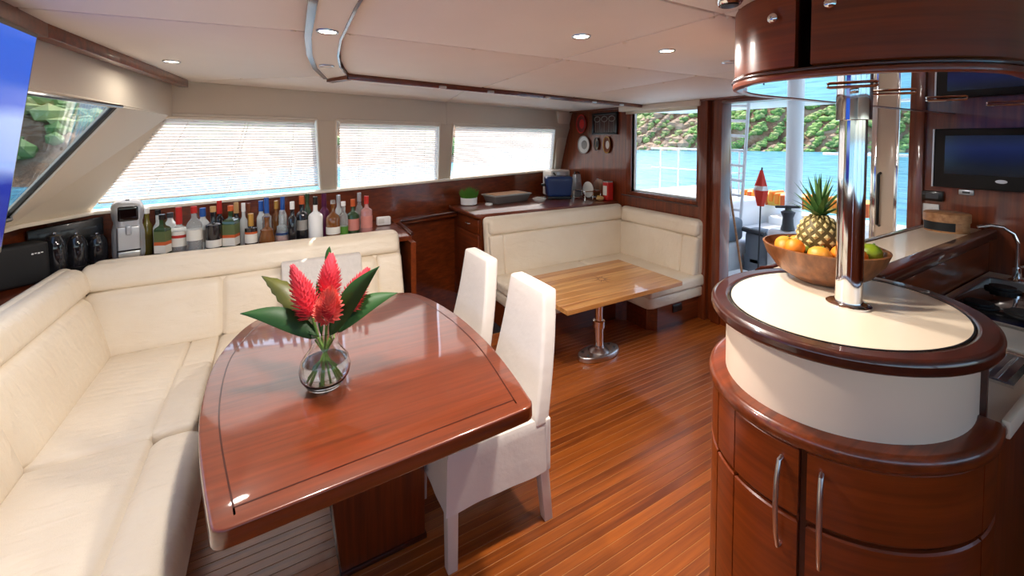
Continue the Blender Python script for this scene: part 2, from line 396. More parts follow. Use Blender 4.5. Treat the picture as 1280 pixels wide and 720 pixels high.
# ---- aft bulkhead
DY0, DY1, WY0, WY1, WZ0, WZ1 = 1.0, 2.25, 2.50, 3.32, 1.085, 1.99
bm = NB()
for a in ((WY1, 4.75, 0, 2.06), (WY0, WY1, 0, WZ0), (WY0, WY1, WZ1, 2.06), (DY1, WY0, 0, 2.06), (DY0, DY1, 2.0, 2.06), (DY0, DY1, -.05, .1), (-1.7, DY0, 0, 2.06)):
    box(bm, AFT, AFT+.07, a[0], a[1], a[2], a[3])
wa = obj('wall_aft', bm, 'mahogany_z', label='mahogany aft bulkhead with a window and a glazed cockpit door', kind='structure')
# window frame and pane
w5 = thing('window_5', 'fixed aft window over the settee back looking onto the rail and sea', 'window', (AFT, (WY0+WY1)/2, WZ0), kind='structure')
for n_, a in (('frame_rail', (WY0-.02, WY1+.02, WZ0-.045, WZ0)), ('frame_rail', (WY0-.02, WY1+.02, WZ1, WZ1+.03)), ('frame_stile', (WY1, WY1+.07, WZ0-.03, WZ1+.02)), ('frame_stile', (WY0-.05, WY0, WZ0-.03, WZ1+.02))):
    obj(n_, B(AFT-.018, AFT+.05, *a, bev=.005), 'mahogany_z', w5)
obj('window_pane', B(AFT+.045, AFT+.05, WY0, WY1, WZ0, WZ1), 'pane', w5)
bm = NB()
for a in ((WY0, WY1, WZ0, WZ0+.015), (WY0, WY1, WZ1-.015, WZ1), (WY0, WY0+.012, WZ0, WZ1), (WY1-.012, WY1, WZ0, WZ1)): box(bm, AFT+.03, AFT+.055, *a)
obj('pane_gasket', bm, 'white', w5)
obj('ledge_rail', T([(AFT-.03, WY1+.12, WZ0-.05), (AFT-.03, WY0-.05, WZ0-.05)], .008), 'mahogany_edge', w5)
# cockpit door: jambs, head, threshold, sliding leaf and glass
d1 = thing('door_1', 'wide glazed cockpit door with mahogany jambs open onto the aft deck', 'door', (AFT, (DY0+DY1)/2, .1), kind='structure')
obj('jamb', B(AFT-.03, AFT+.11, DY1-.005, DY1+.075, 0, 2.02, bev=.006), 'mahogany_z', d1)
obj('jamb', B(AFT-.05, AFT-.0, DY1+.12, WY0-.045, 0, 2.02, bev=.006), 'mahogany_z', d1)
obj('jamb', B(AFT-.03, AFT+.11, DY0-.065, DY0+.005, 0, 2.02, bev=.006), 'mahogany_z', d1)
obj('door_head', B(AFT-.03, AFT+.11, DY0, DY1, 1.97, 2.02, bev=.006), 'mahogany_y', d1)
obj('threshold', B(AFT-.02, AFT+.12, DY0, DY1, .08, .11, bev=.005), 'steel', d1)
leaf = obj('sliding_leaf', B(AFT+.05, AFT+.085, 1.09, 1.2, .11, 1.97, bev=.006), 'laminate', d1)
obj('leaf_edge_strip', B(AFT+.04, AFT+.06, 1.185, 1.215, .11, 1.97, bev=.003), 'chrome', leaf)
obj('leaf_edge_strip', B(AFT+.04, AFT+.06, 1.075, 1.092, .11, 1.97, bev=.003), 'chrome', leaf)
obj('pull_handle', T([(AFT+.05, 1.165, 1.08), (AFT+.02, 1.165, 1.09), (AFT+.02, 1.165, 1.42), (AFT+.05, 1.165, 1.43)], .009), 'black', leaf)
obj('leaf_pane', B(AFT+.063, AFT+.068, DY0, 1.09, .11, 1.97), 'pane_tint', leaf)
# ---- port side: raked window wall between a bottom line and a top line
T0, T1, B0, B1 = Vector((-.53, 3.3, 1.81)), Vector((3.45, 4.43, 1.815)), Vector((-1.0, 3.6, 1.2)), Vector((3.45, 4.68, 1.25))
WN = Vector((-.26, .90, .33)).normalized()      # roughly outward
def WP(st, sb, t): return (B0+(B1-B0)*sb).lerp(T0+(T1-T0)*st, t)
wp = thing('wall_port', 'cream and mahogany port cabin side with three raked windows', 'wall', (1.2, 4.1, .5), kind='structure')
def post(name, st0, sb0, st1, sb1, mat='header', t0=0, t1=1, th=.07, bev=.006):
    return obj(name, slab(NB(), [WP(st0, sb0, t0), WP(st1, sb1, t0), WP(st1, sb1, t1), WP(st0, sb0, t1)], WN, th, bev), mat, wp)
WIN = [((-.019, -.005), (.21, .306)), ((.245, .335), (.489, .568)), ((.527, .6), (.924, .97))]
post('window_post', .21, .306, .245, .335); post('window_post', .489, .568, .527, .6); post('window_post', .924, .97, 1.0, 1.0)
# header above the windows, up to the headliner
def hdr(a, b, name, parent, mat='header', zt=2.05):
    d = Vector((b.x-a.x, b.y-a.y, 0)).normalized(); n = Vector((-d.y, d.x, 0))
    return obj(name, slab(NB(), [a, b, Vector((b.x, b.y, zt)), Vector((a.x, a.y, zt))], n, .06, .004), mat, parent)
hdr(T0.lerp(T1, -.015)-Vector((0, 0, .012)), T0.lerp(T1, .508)-Vector((0, 0, .012)), 'header_panel', wp)      # runs past the corner so that no daylight leaks in
hdr(T0.lerp(T1, .5085)-Vector((0, 0, .012)), T1-Vector((0, 0, .012)), 'header_panel', wp)
# sloping cream end pillar against the aft bulkhead
obj('end_pillar', slab(NB(), [WP(.93, .975, 0)+Vector((0, -.05, 0)), WP(1, 1, 0)+Vector((0, -.05, 0)), WP(1, 1, 1)+Vector((0, -.05, .2)), WP(.93, .975, 1)+Vector((0, -.05, .2))], WN, .06, .006), 'trim_white', wp)
# sill strip and wood dado below
SILL = [Vector((3.45, 4.68, 1.25)), Vector((-1.0, 3.6, 1.2)), Vector((-1.2, 3.22, 1.2)), Vector((-1.34, 1.8, 1.2)), Vector((-1.4, -1.6, 1.2))]
DADO = [Vector((3.45, 4.68, 1.23)), Vector((-1.181, 3.556, 1.18)), Vector((-1.345, 3.26, 1.18)), Vector((-1.48, 1.8, 1.18)), Vector((-1.54, -1.6, 1.18))]
for i in range(4):
    a, b, da, db = SILL[i], SILL[i+1], DADO[i], DADO[i+1]; d = (b-a).normalized(); inn = Vector((-d.y, d.x, 0))
    obj('sill', slab(NB(), [a+inn*.035, b+inn*.035, Vector((db.x, db.y, b.z))-inn*.05, Vector((da.x, da.y, a.z))-inn*.05], (0, 0, -1), .022, .004), 'trim_white' if i < 1 else 'header', wp)
    obj('dado_panel', slab(NB(), [da, db, Vector((db.x, db.y, -.8)), Vector((da.x, da.y, -.8))], -inn, .04), 'mahogany', wp)
# corner pillar and windshield
def plane_hit(px, py, p0, p1, p2):
    n = (p1-p0).cross(p2-p0); d = ray(px, py); return _C+d*(((p0-_C).dot(n))/d.dot(n))
T2, BC = Vector((-.66, 1.8, 1.81)), Vector((-1.2, 3.22, 1.2))
g1 = plane_hit(152, 133, T0, T2, BC); g2 = plane_hit(13, 274, T0, T2, BC)
ff = thing('wall_forward', 'cream forward cabin wall with sloping windshield panes', 'wall', (-1.0, 1.5, .5), kind='structure')
FN = (T2-T0).cross(BC-T0).normalized()
if FN.x > 0: FN = -FN
def tri(name, pts, n, th, mat, parent):
    b = NB(); n = Vector(n).normalized()*th
    lo = [b.verts.new(p) for p in pts]; hi = [b.verts.new(p+n) for p in pts]; k = len(pts)
    b.faces.new(lo); b.faces.new(hi[::-1])
    for i in range(k): b.faces.new((lo[i], lo[(i+1) % k], hi[(i+1) % k], hi[i]))
    return obj(name, b, mat, parent)
tri('corner_panel', [T0, B0, BC], (-.7, .6, .3), .04, 'header', ff)
tri('corner_panel', [T0, BC, g2, g1], FN, .04, 'header', ff)
hdr(Vector((-.70, -1.6, 1.8)), Vector((-.66, 1.9, 1.8)), 'header_panel', ff)
hdr(Vector((-.66, 1.9, 1.8)), T0-Vector((0, 0, .012)), 'header_panel', ff)
def FPt(Y, t):      # point on the windshield plane
    top = T0+(T2-T0)*((T0.y-Y)/(T0.y-T2.y)); bot = BC+(Vector((-1.34, 1.8, 1.2))-BC)*((BC.y-Y)/(BC.y-1.8)); return bot.lerp(top, t)
w4 = thing('window_4', 'sloping windshield pane with dark seal behind the large television', 'window', (-1.3, 2, 1.2), kind='structure')
pane_pts = [g1, g2, FPt(1.2, .06), FPt(1.2, .97)]
tri('windshield_pane', [p+FN*.02 for p in pane_pts], FN, .006, 'pane_tint', w4)
b = NB(); tube(b, [g1+FN*.02, g2+FN*.02], .012, 6); tube(b, [g2, FPt(1.2, .06)], .012, 6); tube(b, [g1, FPt(1.2, .97)], .008, 6)
obj('seal', b, 'black', w4)
tri('corner_panel', [g1, T0, FPt(1.8, 1.0), FPt(1.8, .975)], FN, .03, 'header', ff)
tri('bottom_rail', [g2, BC, FPt(1.2, 0), FPt(1.2, .06)], FN, .03, 'header', ff)
tri('mullion', [FPt(1.2, 0), FPt(1.2, 1), FPt(1.05, 1), FPt(1.05, 0)], FN, .04, 'header', ff)
w6 = obj('window_6', NB() if False else tri.__call__ and slab(NB(), [FPt(1.05, 0)+FN*.02, FPt(-1.5, 0)+FN*.02, FPt(-1.5, 1)+FN*.02, FPt(1.05, 1)+FN*.02], FN, .006), 'pane_tint', label='second windshield pane forward of the galley', kind='structure')
# side windows: pane and cream rim
for k, ((st0, sb0), (st1, sb1)) in enumerate(WIN):
    c = WP((st0+st1)/2, (sb0+sb1)/2, 0)
    w = thing('window_%d' % (k+1), ('raked side window above the bottles', 'raked side window between two cream posts', 'raked side window nearest the aft bulkhead')[k], 'window', c, kind='structure')
    obj('pane', slab(NB(), [WP(st0, sb0, 0)+WN*.05, WP(st1, sb1, 0)+WN*.05, WP(st1, sb1, 1)+WN*.05, WP(st0, sb0, 1)+WN*.05], WN, .005), 'pane', w)
    q = [WP(st0, sb0, .0), WP(st1, sb1, .0), WP(st1, sb1, 1), WP(st0, sb0, 1)]
    for i in range(4):
        a, b_ = q[i], q[(i+1) % 4]; obj('rim', T([a, b_], .009, 8), 'trim_white', w)
# starboard side (behind the camera): solid dado and header with an open run of windows
ws = thing('wall_starboard', 'starboard cabin side with a long run of windows', 'wall', (1.2, -1.7, 0), kind='structure')
obj('dado_panel', B(-1.5, AFT+.07, -1.74, -1.7, -.05, 1.2), 'mahogany', ws)
obj('header_panel', B(-1.5, AFT+.07, -1.74, -1.7, 1.82, 2.08), 'header', ws)
for x in (-1.4, .2, 1.8, 3.4): obj('window_post', B(x-.05, x+.05, -1.74, -1.7, 1.2, 1.82), 'header', ws)
w7 = obj('window_7', B(-1.4, 3.4, -1.73, -1.725, 1.2, 1.82), 'pane', label='starboard run of window glass', kind='structure')
obj('floor_hull', B(-1.5, -.9, -1.7, 3.4, -.06, .0), 'mahogany', label='sole edge under the forward shelf', kind='structure')
# shelf behind and beside the sofa (wood)
SH = .885
shelf_pts = [(-.97, 1.0), (-.97, 3.27), (.96, 3.27), (.98, 4.06), (-.98, 3.59), (-1.1, 3.64), (-1.32, 3.26), (-1.47, 1.8), (-1.5, .9)]
bm = prism(NB(), shelf_pts, SH-.04, SH, bev=.006)
sh = obj('trim_1', bm, 'mahogany', label='mahogany ledge running behind the cream sofa', kind='structure')
obj('end_panel', B(.92, .96, 3.16, 4.03, -.6, SH-.03), 'mahogany_y', sh)
obj('fiddle_rail', T([(.965, 3.27, SH+.012), (.985, 3.75, SH+.012), (1.03, 3.85, SH+.012), (1.66, 4.03, SH+.012)], .014), 'mahogany_edge', sh)
obj('recess_shelf', prism(NB(), [(.95, 3.86), (1.67, 4.04), (1.67, 4.26), (.95, 4.06)], SH-.03, SH, bev=.004), 'mahogany', sh)
obj('recess_back', slab(NB(), [Vector((.93, 3.98, -.7)), Vector((1.7, 4.17, -.7)), Vector((1.7, 4.17, SH-.03)), Vector((.93, 3.98, SH-.03))], (-.2, 1, 0), .03), 'mahogany', sh)
# ---- ceiling: backing plus single upholstered panels
LA, LB = Vector((.37, 2.49, 0)), Vector((3.42, 3.12, 0))       # wooden ceiling strip
def ly(x): return LA.y+(LB.y-LA.y)*(x-LA.x)/(LB.x-LA.x)
ce = obj('ceiling', prism(NB(), [(-.72, -1.74), (AFT+.07, -1.74), (AFT+.07, 4.47), (T0.x, T0.y+.03), (-.69, 1.9)], ZC+.016, ZC+.06), 'headliner', label='cream upholstered cabin headliner in seamed panels', kind='structure')
bo = [(.11, -1.6), (.11, .3), (.105, .9), (.11, 1.22), (.125, 1.6), (.155, 1.95), (.205, 2.3), (.29, 2.66)]      # outer curve of the light band
bi = [(.20, -1.6), (.20, .3), (.195, .9), (.20, 1.2), (.215, 1.6), (.245, 1.9), (.29, 2.18), (.365, 2.47)]
def bandx(c, y):
    for (x0, y0), (x1, y1) in zip(c, c[1:]):
        if y0 <= y <= y1: return x0+(x1-x0)*(y-y0)/(y1-y0)
    return c[-1][0]
def inset(pts, d):
    n = len(pts); out = []; c = Vector((sum(p[0] for p in pts)/n, sum(p[1] for p in pts)/n))
    for i in range(n):
        p0, p1, p2 = Vector(pts[i-1]), Vector(pts[i]), Vector(pts[(i+1) % n])
        a = (p1-p0).normalized(); b = (p2-p1).normalized(); s = 1 if sum((Vector(pts[k]).cross(Vector(pts[(k+1) % n]))) for k in range(n)) > 0 else -1
        na = Vector((-a.y, a.x))*s; nb = Vector((-b.y, b.x))*s; m = (na+nb); m = m/max(m.length_squared, .2)*2
        out.append(p1+m*d)
    return out
def panel(pts):
    obj('ceiling_panel', prism(NB(), [tuple(p) for p in inset(pts, .0045)], ZC, ZC+.02, bev=.006, seg=2), 'headliner', ce)
ys = [-1.65, .77, 1.56]
xs_ = [1.16, 2.16, AFT]
for y0, y1 in zip(ys, ys[1:]):
    seam = [(bandx(bi, y0+(y1-y0)*k/4)+.004, y0+(y1-y0)*k/4) for k in range(5)]
    panel([(xs_[0], y0), (xs_[0], y1)]+seam[::-1])
    panel([(xs_[0], y0), (xs_[1], y0), (xs_[1], y1), (xs_[0], y1)])
    panel([(xs_[1], y0), (xs_[2], y0), (xs_[2], y1), (xs_[1], y1)])
seam = [(bandx(bi, y)+.004, y) for y in (1.56, 1.8, 2.05, 2.3, 2.47)]
panel([(1.18, 1.56), (1.3, ly(1.3)-.01), (.375, ly(.37)-.01)]+seam[::-1])
panel([(1.18, 1.56), (2.16, 1.56), (2.27, ly(2.27)-.01), (1.3, ly(1.3)-.01)])
panel([(2.16, 1.56), (AFT, 1.56), (AFT, ly(3.45)-.01), (2.27, ly(2.27)-.01)])
so_ = lambda y: (bandx(bo, y)-.004, y)
panel([(-.68, -1.65), so_(-1.65), so_(-.5), so_(.3), so_(.9), so_(1.22), so_(1.6), (-.64, 1.72)])
panel([(-.64, 1.72), so_(1.6), so_(1.95), so_(2.3), (.28, 2.64), (-.42, 3.27), (-.5, 3.28)])
sideT = lambda s: (T0+(T1-T0)*s)
p_, q_ = sideT(0.02), sideT(.508)
panel([(-.42, 3.27), (.29, 2.67), (.37, 2.54), (1.22, ly(1.22)+.03), (q_.x, q_.y-.01), (p_.x, p_.y-.01)])
q2 = sideT(1)
panel([(q_.x, q_.y-.01), (1.22, ly(1.22)+.03), (3.42, ly(3.42)+.03), (q2.x, q2.y-.01)])
# snap studs at the panel joints
stud = fin(lathe(NB(), [(.0, -.004), (.007, -.003), (.009, 0), (.009, .004)], seg=10)); stud.materials.append(MATS['trim_white'])
for x, y in ((.25, 1.56), (.72, 1.56), (1.14, 1.56), (1.2, 1.56), (1.6, 1.56), (2.13, 1.56), (1.17, 1.17), (1.16, .8), (1.2, .77), (1.14, .77), (1.24, 2.2), (2.2, 1.85), (2.2, 2.2), (.07, 1.6), (.26, 2.7), (-.15, 3.0)):
    o = bpy.data.objects.new('snap_stud', stud); link(o, ce); o.location = Vector((x, y, ZC-.001))-ORG[ce]
# curved light band and its wood edges
band = prism(NB(), bo+bi[::-1], ZC-.012, ZC+.02)
tb = obj('trim_2', band, 'trim_white', label='curved off-white light band in the ceiling', kind='structure')
b = NB()
for c, w in ((bo, -.022), (bi, .008)):
    pts = [(x, y) for x, y in c]; prism(b, pts+[(x+w, y) for x, y in c[::-1]], ZC-.016, ZC+.02)
obj('wood_edge', b, 'mahogany_edge', tb)
dl = (LB-LA).normalized(); nl = Vector((-dl.y, dl.x, 0)); zA, zB = Vector((0, 0, ZC-.03)), Vector((0, 0, ZC+.02))
ts = obj('trim_3', slab(NB(), [LA+zA+Vector((-.05, .1, 0))*0, LB+zA, LB+zB, LA+zB], nl, .028, .003), 'mahogany', label='dark mahogany strip across the ceiling', kind='structure')
for s in (.2, .33, .52, .72, .86):
    c = LA.lerp(LB, s)+Vector((0, -.006, ZC-.02)); obj('clip', RB(c.x-.025, c.x+.025, c.y-.012, c.y+.012, c.z-.014, c.z+.006, r=.006, n=2), 'steel', ts)
obj('end_cap', prism(NB(), [(.285, 2.67), (.37, 2.48), (.40, 2.53), (.32, 2.70)], ZC-.03, ZC+.02), 'mahogany', ts)
# wooden valance above the windshield
vv = [Vector((-.70, -1.6, 0)), Vector((-.66, 1.9, 0)), Vector((-.49, 3.25, 0))]
for a, b_, in ((vv[0], vv[1]), (vv[1], vv[2])):
    d = (b_-a).normalized(); n = Vector((d.y, -d.x, 0))
    obj('trim_4' if a == vv[0] else 'trim_5', slab(NB(), [a+Vector((0, 0, 1.975)), b_+Vector((0, 0, 1.975)), b_+Vector((0, 0, 2.03)), a+Vector((0, 0, 2.03))], n, .05, .004), 'mahogany', label='mahogany cornice above the windshield, %s' % ('galley end' if a == vv[0] else 'running to the window corner'), kind='structure')
# beam over the aft bulkhead
obj('trim_6', B(AFT-.06, AFT, -1.6, 4.45, 2.005, 2.04, bev=.004), 'mahogany_y', label='mahogany beam along the top of the aft bulkhead', kind='structure')

# ---- window blinds: every slat a part
for k, ((st0, sb0), (st1, sb1)) in enumerate(WIN):
    tlo = (.10, .01, .01)[k]; n = 27; i0 = -WN*.012
    root = thing('window_blind', ('white venetian blind pulled short of the sill above the bottles', 'white venetian blind closed between two cream window posts', 'white venetian blind closed in the window nearest the wall plates')[k], 'blind', WP((st0+st1)/2, (sb0+sb1)/2, .97)+i0, group='venetian blinds on the side windows')
    e = .012
    for i in range(n):
        t = tlo+(.975-tlo)*(i+.5)/n; h = (.975-tlo)/n*.54
        tl = t+(.055*max(0, 1) if False else 0)
        b = NB(); sl_ = []
        a0, a1 = WP(st0+e*.5, sb0+e*.5, t-h), WP(st1-e*.5, sb1-e*.5, t-h); c0, c1 = WP(st0+e*.5, sb0+e*.5, t+h), WP(st1-e*.5, sb1-e*.5, t+h)
        off = -WN*.013
        m0, m1 = a0.lerp(c0, .5)-WN*.003, a1.lerp(c1, .5)-WN*.003
        v = [b.verts.new(p) for p in (a0+i0-off*.5, a1+i0-off*.5, m1+i0, m0+i0, c0+i0+off*.5, c1+i0+off*.5)]
        b.faces.new((v[0], v[1], v[2], v[3])); b.faces.new((v[3], v[2], v[5], v[4]))
        obj('slat', b, 'blind', root, smooth=60)
    for s in (.18, .5, .52, .82):
        a, c = WP(st0+(st1-st0)*s, sb0+(sb1-sb0)*s, tlo), WP(st0+(st1-st0)*s, sb0+(sb1-sb0)*s, .98)
        obj('ladder_cord', T([a-WN*.022, c-WN*.022], .0015, 5), 'cord', root)
    obj('bottom_rail', T([WP(st0+e*.5, sb0+e*.5, tlo-.005)-WN*.012, WP(st1-e*.5, sb1-e*.5, tlo-.005)-WN*.012], .007, 6), 'trim_white', root)
    obj('head_rail', T([WP(st0+e*.5, sb0+e*.5, .975)-WN*.012, WP(st1-e*.5, sb1-e*.5, .975)-WN*.012], .014, 6), 'trim_white', root)
# roller blind over the aft window
rb = thing('roller_blind', 'cream rolled-up blind above the aft window', 'blind', (AFT-.03, 2.95, 1.97))
obj('cassette', B(AFT-.075, AFT-.002, 2.44, 3.46, 1.965, 2.02, bev=.008), 'trim_white', rb)
obj('rolled_fabric', B(AFT-.02, AFT-.012, 2.5, 3.40, 1.935, 1.968), 'roller', rb)

# ================================================================== SOFA (L-shaped, cream leather)
SZ = .45
sofa = thing('corner_sofa', 'large cream leather corner sofa wrapped around the dining table', 'sofa', (-.4, 2.4, 0))
obj('plinth', prism(NB(), [(-.93, .3), (-.34, .3), (-.34, 2.72), (.84, 2.72), (.84, 3.2), (-.93, 3.2)], 0, .27), 'mahogany', sofa)
# rake: backs lean outwards with height
def rake_y(p): return (p.x, p.y+max(0, p.z-SZ)*.30, p.z)
def rake_x(p): return (p.x-max(0, p.z-SZ)*.29, p.y, p.z)
# rear run: shell with rounded top and rounded free end, inset panels below a seam
def shell_back(p):
    q = Vector(p); k = max(0, q.z-.80); return (q.x, q.y+max(0, q.z-SZ)*.30+k*k*.4, q.z)
obj('backrest', rbox(NB(), -.93, .86, 3.105, 3.22, .30, .94, r=.055, n=10, fn=shell_back), 'leather', sofa)
obj('headrest_roll', rbox(NB(), -.95, .845, 3.065, 3.16, .785, .935, r=.045, n=8, fn=rake_y), 'leather', sofa)
for x0, x1 in ((-.93, -.285), (-.283, .22), (.222, .66)):
    obj('back_cushion', rbox(NB(), x0, x1, 3.068, 3.17, .43, .781, r=.036, n=6, fn=rake_y, puff=.01), 'leather', sofa)
obj('back_border', rbox(NB(), .662, .85, 3.07, 3.16, .43, .785, r=.03, n=5, fn=rake_y), 'leather', sofa)
# side run along the windshield
for y0, y1 in ((2.17, 3.24), (.45, 2.168)):
    obj('backrest', rbox(NB(), -.905, -.83, y0, y1, .30, .94, r=.05, n=10, fn=rake_x), 'leather', sofa)
    obj('headrest_roll', rbox(NB(), -.89, -.785, y0, y1-(.02 if y1 > 3 else 0), .785, .935, r=.045, n=8, fn=rake_x), 'leather', sofa)
    obj('back_cushion', rbox(NB(), -.89, -.79, y0, y1-(.10 if y1 > 3 else 0), .43, .781, r=.036, n=6, fn=rake_x, puff=.01), 'leather', sofa)
# seats
for y0, y1, xr in ((2.165, 3.10, -.30), (.4, 2.162, -.26)):
    obj('seat_cushion', rbox(NB(), -.84, -.435, y0, y1, .26, SZ, r=.03, n=8, puff=.01), 'leather', sofa)
    obj('seat_roll', rbox(NB(), -.455, xr, y0, y1-(.34 if y1 > 3 else 0), .2, SZ+.006, r=.07 if y1 < 3 else .03, n=6), 'leather', sofa)
obj('seat_cushion', rbox(NB(), -.44, -.30, 2.74, 3.10, .26, SZ, r=.016, n=5), 'leather', sofa)
for x0, x1 in ((-.298, .25), (.252, .84)):
    obj('seat_cushion', rbox(NB(), x0, x1, 2.66, 3.10, .26, SZ, r=.03, n=6, puff=.006), 'leather', sofa)
pil = obj('throw_pillow', rbox(NB(), .04, .54, 3.0, 3.075, .455, .84, r=.014, n=10, fn=lambda p: (p.x, p.y+(p.z-.45)*.26-.02-.03*(1-((p.x-.29)/.25)**2)*(1-((p.z-.647)/.193)**2), p.z)), 'pillow', label='pale grey patterned throw pillow behind the vase on the sofa', cat='pillow')

# ================================================================== DINING TABLE
tab = thing('dining_table', 'polished mahogany dining table with bowed sides and inlaid border', 'table', (.3, 1.8, 0))
out = [(-.07, 1.134), (-.135, 1.134), (-.148, 1.195), (-.165, 1.28), (-.20, 1.47), (-.225, 1.69), (-.225, 1.99), (-.185, 2.19), (-.12, 2.37), (-.04, 2.46), (.1, 2.49), (.3, 2.50), (.5, 2.47), (.64, 2.43), (.71, 2.385), (.77, 2.23), (.815, 1.95), (.82, 1.7), (.81, 1.52), (.785, 1.32), (.768, 1.225), (.757, 1.158), (.69, 1.153), (.3, 1.142)]
def chaikin(p, k=2, keep=()):
    for _ in range(k):
        q = []
        for i in range(len(p)):
            a, b = Vector(p[i]), Vector(p[(i+1) % len(p)]); q += [tuple(a*.75+b*.25), tuple(a*.25+b*.75)]
        p = q
    return p
outs = chaikin(out, 2)
top = obj('tabletop', prism(NB(), outs, .702, .752, bev=.006, seg=3, edges='rim'), 'mahogany_table', tab)
# inlay lines following the edge
core = [(-.14, 1.14)]+out[4:-5]+[(.755, 1.165)]
def open_round(p):      # smooth the run but keep its two near corners
    for _ in range(2):
        q = [p[0]]
        for u, v in zip(p, p[1:]): u_, v_ = Vector(u), Vector(v); q += [tuple(u_*.75+v_*.25), tuple(u_*.25+v_*.75)]
        p = q+[p[-1]]
    return p
core = open_round(core)
ins = [tuple(p) for p in inset(core, .05)]; ins2 = [tuple(p) for p in inset(core, .0545)]
b = NB(); n = len(ins)
for i in range(n):
    j = (i+1) % n; b.faces.new([b.verts.new((p[0], p[1], .7526)) for p in (ins[i], ins[j], ins2[j], ins2[i])])
obj('inlay_line', b, 'inlay_dark', top, smooth=0)
hexa_b = hexa(NB(), [(.2, 1.63, 0), (.525, 1.63, 0), (.525, 1.965, 0), (.2, 1.965, 0), (.13, 1.63, .70), (.525, 1.63, .70), (.525, 1.965, .70), (.13, 1.965, .70)], .006)
obj('pedestal', hexa_b, 'mahogany_z', tab)
obj('pedestal_foot', B(.195, .53, 1.622, 1.968, 0, .02, bev=.003), 'mahogany_edge', tab)

# ================================================================== SLIPCOVERED CHAIRS
def make_chair(label):
    """chair faces -X; local base at (0,0)"""
    r = thing('dining_chair', label, 'chair', (0, 0, 0), group='slipcovered chairs at the dining table')
    W = .215
    sk = NB(); nx = 40; zs = [.245, .30, .36, .42, .455, .468]
    per = []
    x0, x1 = -.235, .215
    def side(u):
        p = u*4
        if p < 1: return (x0+(x1-x0)*p, -W)
        if p < 2: return (x1, -W+2*W*(p-1))
        if p < 3: return (x1-(x1-x0)*(p-2), W)
        return (x0, W-2*W*(p-3))
    rings = []
    for zi, z in enumerate(zs):
        k = (zs[-2]-z)/(zs[-2]-zs[0]); ring = []
        for i in range(nx*4):
            x, y = side(i/(nx*4)); u = i/(nx*4)*2*PI
            w = max(0, k)*(.002*math.sin(u*5+1)+.0015*math.sin(u*11)); s = 1+.03*max(0, k)-(.025 if zi == len(zs)-1 else 0)
            ring.append(sk.verts.new((x*s+w*(x/.23), y*s+w*(y/.23), z+(.003*math.sin(u*4) if zi == 0 else 0))))
        rings.append(ring)
    for a, b in zip(rings, rings[1:]):
        for i in range(nx*4): j = (i+1) % (nx*4); sk.faces.new((a[i], a[j], b[j], b[i]))
    sk.faces.new(rings[-1])
    obj('seat_skirt', sk, 'slipcover', r, smooth=60)
    def fn(p):
        k = (p.z-.44)/.545; return (p.x+.09*k+.012*math.sin(k*3), p.y*(1-.33*k), p.z)
    obj('backrest', rbox(NB(), .15, .222, -W-.004, W+.004, .44, .985, r=.013, n=10, fn=fn, puff=.004), 'slipcover', r)
    skb = rbox(NB(), .205, .232, -W-.008, W+.008, .24, .47, r=.01, n=6); obj('back_skirt', skb, 'slipcover', r)
    for sx, sy in ((-1, -1), (-1, 1), (1, -1), (1, 1)):
        xx = -.21 if sx < 0 else .19; yy = sy*(W-.03); d = .045 if sx > 0 else 0.0; h = .02
        lg = hexa(NB(), [(xx-h+d, yy-h, 0), (xx+h+d, yy-h, 0), (xx+h+d, yy+h, 0), (xx-h+d, yy+h, 0), (xx-.024, yy-.024, .42), (xx+.024, yy-.024, .42), (xx+.024, yy+.024, .42), (xx-.024, yy+.024, .42)], .003)
        obj('leg', lg, 'chair_leg', r)
    return r
ch = make_chair('white slipcovered dining chair at the table corner with its front legs in view')
ch.location = (.78, 1.64, 0)
c2 = copy_tree(ch); c2.location = (.775, 2.19, 0); c2['label'] = 'white slipcovered dining chair beside the stairwell, partly behind another chair'

# ================================================================== SETTEE, its table
se = thing('settee', 'small cream leather corner settee under the aft window', 'settee', (2.8, 3.0, 0))
obj('plinth', prism(NB(), [(1.72, 2.80), (2.72, 2.80), (2.79, 2.73), (2.79, 2.50), (2.86, 2.44), (3.44, 2.44), (3.44, 3.38), (1.72, 3.38)], 0, .22), 'mahogany', se)
fp = lambda x, y, g: [(1.70, 2.74-g), (2.66-g, 2.74-g), (2.71-g, 2.69-g), (2.71-g, 2.46), (2.725-g, 2.415-g), (2.77-g, 2.40-g), (3.44, 2.40-g), (3.44, 3.40), (1.70, 3.40)]
obj('seat_base', prism(NB(), fp(0, 0, 0), .215, .315, bev=.02, seg=3), 'leather', se)
obj('seat_cushion', rbox(NB(), 1.70, 2.70, 2.735, 3.36, .31, .42, r=.03, n=6, puff=.006), 'leather', se)
obj('seat_cushion', rbox(NB(), 2.704, 3.43, 2.385, 3.36, .31, .42, r=.03, n=6, puff=.006), 'leather', se)
rk = lambda p: (p.x, p.y+max(0, p.z-.42)*.12, p.z)
rkx = lambda p: (p.x+max(0, p.z-.42)*.12, p.y, p.z)
obj('backrest', rbox(NB(), 1.68, 3.40, 3.33, 3.43, .40, .935, r=.045, n=8, fn=rk), 'leather', se)
obj('headrest_roll', rbox(NB(), 1.70, 3.36, 3.295, 3.39, .775, .93, r=.042, n=8, fn=rk), 'leather', se)
obj('back_border', rbox(NB(), 1.70, 1.84, 3.30, 3.39, .41, .775, r=.02, n=4, fn=rk), 'leather', se)
obj('back_cushion', rbox(NB(), 1.842, 3.34, 3.30, 3.39, .41, .772, r=.02, n=6, fn=rk, puff=.006), 'leather', se)
obj('backrest', rbox(NB(), 3.34, 3.44, 2.40, 3.40, .40, .92, r=.045, n=8, fn=rkx and (lambda p: (p.x+max(0, p.z-.42)*.02, p.y, p.z))), 'leather', se)
rks = lambda p: (p.x+max(0, p.z-.42)*.1, p.y, p.z)
